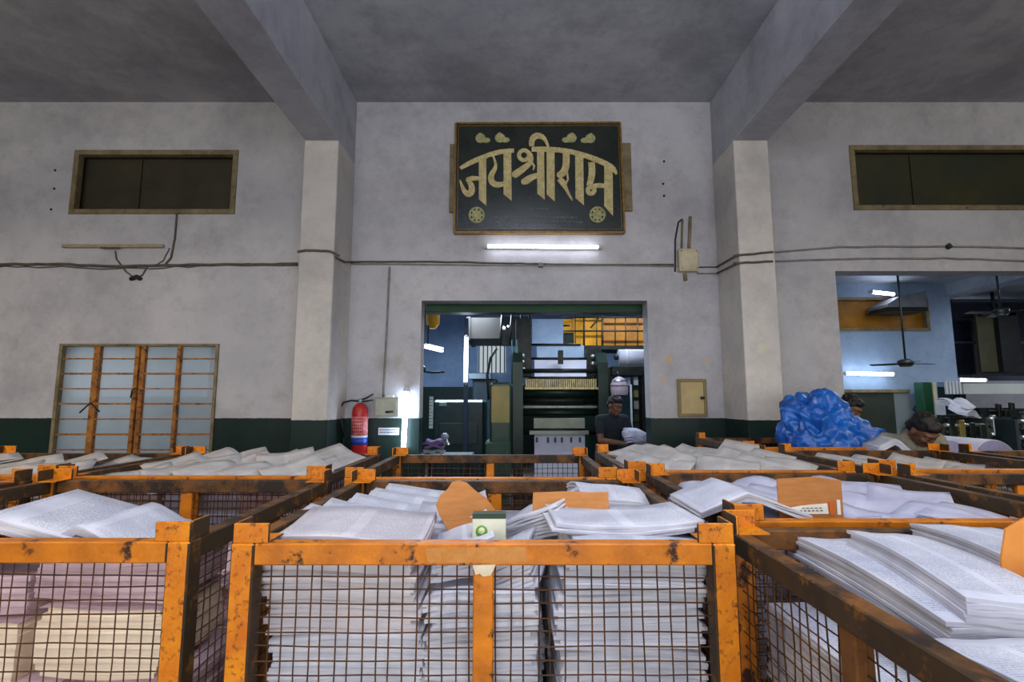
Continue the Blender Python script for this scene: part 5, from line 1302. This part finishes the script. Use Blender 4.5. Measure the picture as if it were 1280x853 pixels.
J = dict(pelvis=(0, .06, .88), spine=(0, .03, 1.04), chest=(0, -.05, 1.22), neck=(0, -.12, 1.36), head=(.0, -.17, 1.475),
         shL=(-.17, -.08, 1.30), shR=(.17, -.08, 1.30), elL=(-.20, -.16, 1.05), elR=(.25, -.12, 1.05), wrL=(.06, -.34, 1.02), wrR=(.30, -.34, 1.02),
         hdL=(.8, -.5, .05), hdR=(-.1, -1, .05), pnL=(0, 0, 1), pnR=(0, 0, 1),
         hipL=(-.09, .05, .86), hipR=(.09, .05, .86), knL=(-.10, .0, .47), knR=(.10, .05, .47), anL=(-.11, .06, .09), anR=(.12, .12, .09), toeL=(-.13, -.09, .035), toeR=(.15, -.02, .035))
C = (1.20, 6.35)
person('worker in dark clothes standing in the doorway carrying a white bundle', (C[0], C[1], 0), R(15), J, SKIN, mat('shirt_dark_teal', (34, 42, 50), (26, 34, 42), scale=6, rough=.9), mat('trousers_black', (30, 30, 34), None, rough=.9), HAIR, head_pitch=22, head_yaw=18, sleeve=.6, s=.97)
B = (3.08, 4.88)
person('dark clothed worker bending behind the blue tarpaulin with the head turned down', (B[0], B[1], 0), R(10), J, SKIN, mat('shirt_black', (34, 34, 36), (24, 24, 28), scale=8, rough=.9), MATS['trousers_black'], HAIR, head_pitch=35, head_yaw=25, sleeve=.8, s=.965)
bun = thing('cloth_bundle', 'rounded white bundle carried by the worker in the doorway', 'bundle', (1.47, 6.08, 1.06), R(15))
bm_ = bmesh.new(); bmesh.ops.create_icosphere(bm_, subdivisions=4, radius=1)
for v in bm_.verts:
    n = v.co.normalized(); d = .9 + .22 * noise.turbulence(n * 2.2 + Vector((8, 2, 1)), 3, True); v.co = Vector((n.x * .185, n.y * .13, n.z * .105 - .05 * n.x)) * d
for f_ in bm_.faces: f_.smooth = True
me = bpy.data.meshes.new('wrap'); bm_.to_mesh(me); bm_.free(); me.materials.append(mat('bundle_white', (196, 200, 224), (170, 176, 206), scale=8, rough=.7)); link('wrap', me, bun)
m = MB()
for k in range(3): m.tube([(-.20 + .01 * k, -.06, .0 - .03 * k), (-.16, -.10, .02 - .03 * k), (-.12, -.12, .02 - .03 * k)], [.006, .012, .008], 6)
m.build('tied_end', MATS['bundle_white'], bun)
q = P(1117, 570, 3.62)
sheaf((q.x, 3.66, 1.10), .26, .2, 5, .008, 'small arched pile of white sheets in front of the worker in the beige grey shirt', 400, (R(4), R(8), R(-8)), None, shape='tent', amp=.10, nx=10)

# ------------------------------------------------------------------ light
wd = bpy.data.worlds.new('World'); sc.world = wd; wd.use_nodes = True
wd.node_tree.nodes['Background'].inputs[0].default_value = (.90, .95, 1.0, 1); wd.node_tree.nodes['Background'].inputs[1].default_value = 1.7
def area(name, loc, rot, sx, sy, power, col):
    l = bpy.data.lights.new(name, 'AREA'); l.shape = 'RECTANGLE'; l.size = sx; l.size_y = sy; l.energy = power; l.color = col
    o = bpy.data.objects.new(name, l); COL.objects.link(o); o.location = loc; o.rotation_euler = rot; return o
# unseen tube lights added above and behind the camera, each with its own lamp
def hung(x, y, z, power, col, label, L_=1.2):
    tube_light(Vector((x - L_ / 2, y, z)), Vector((x + L_ / 2, y, z)), label, off=Vector((0, 0, .05)), r=.016, group=None)
    area('added_tube_lamp', (x, y, z - .04), (0, 0, 0), L_, .08, power, col)
WARM = (1, .86, .66); COOL = (.76, .84, 1)
def hang(t, z):
    for sx in (-.45, .45): MB().tube([(sx, 0, .05), (sx, 0, z)], .005, 6).build('suspension_rod', DARKST, t)
def hung(x, y, z, top, power, up, col, label, L_=1.2):
    t = tube_light(Vector((x - L_ / 2, y, z)), Vector((x + L_ / 2, y, z)), label, off=Vector((0, 0, .05)), r=.016, group=None)
    hang(t, top - z)
    area('added_tube_lamp', (x, y, z - .04), (0, 0, 0), L_, .08, power, col)
    if up: area('added_tube_lamp', (x, y, z + .09), (R(180), 0, 0), L_, .08, up, col)  # second lamp added facing up to brighten the ceiling
for k, (x, y) in enumerate(((-5, 1.2), (-5, -2.0), (5.6, 1.2), (5.6, -2.0))): hung(x, y, 3.7, CZ, 92, 55, WARM, 'added ceiling tube light in the %s side bay, %s' % ('left' if x < 0 else 'right', 'nearer the wall' if y > 0 else 'farther back'))  # bay tubes added out of view to warm the side bays
for k, (x, y) in enumerate(((0.2, .9), (.4, -2.0))): hung(x, y, 3.7, CZ, 46, 100, COOL, 'added ceiling tube light in the middle bay, %s' % ('nearer the wall' if y > 0 else 'farther back'))
# daylight entering through the wide doorway behind the camera
area('daylight_doorway', (.2, -5.9, 1.8), (R(90), 0, 0), 9, 3.2, 330, (1, .97, .93))
# unseen tubes added inside the hall to brighten it
for (x, y, z, p, c, lab) in ((-1.0, 8.6, 3.3, 190, (.74, .86, 1), 'over the dark machine at the left'), (1.2, 6.6, 3.3, 24, (.8, .9, 1), 'over the printing press'), (2.2, 8.5, 3.3, 42, (.9, .94, 1), 'before the yellow walkway'), (6.0, 6.3, 3.3, 45, (.78, .88, 1), 'over the blue wall at the right'), (9.2, 8.0, 3.3, 30, (.9, .95, 1), 'over the dark machines at the right'), (9.5, 11.2, 3.3, 25, (.9, .9, 1), 'behind the dark partition')):
    hung(x, y, z, HZ, p, p * .3, c, 'added press hall ceiling tube light ' + lab)
q = P(506, 520, WY - .12); pass

sc.view_settings.view_transform = 'Standard'; sc.view_settings.look = 'None'; sc.view_settings.gamma = 1
sc.view_settings.use_curve_mapping = False; sc.view_settings.exposure = -0.1
sc.cycles.use_denoising = True
sc.cycles.max_bounces = 6; sc.cycles.diffuse_bounces = 4; sc.cycles.transparent_max_bounces = 8
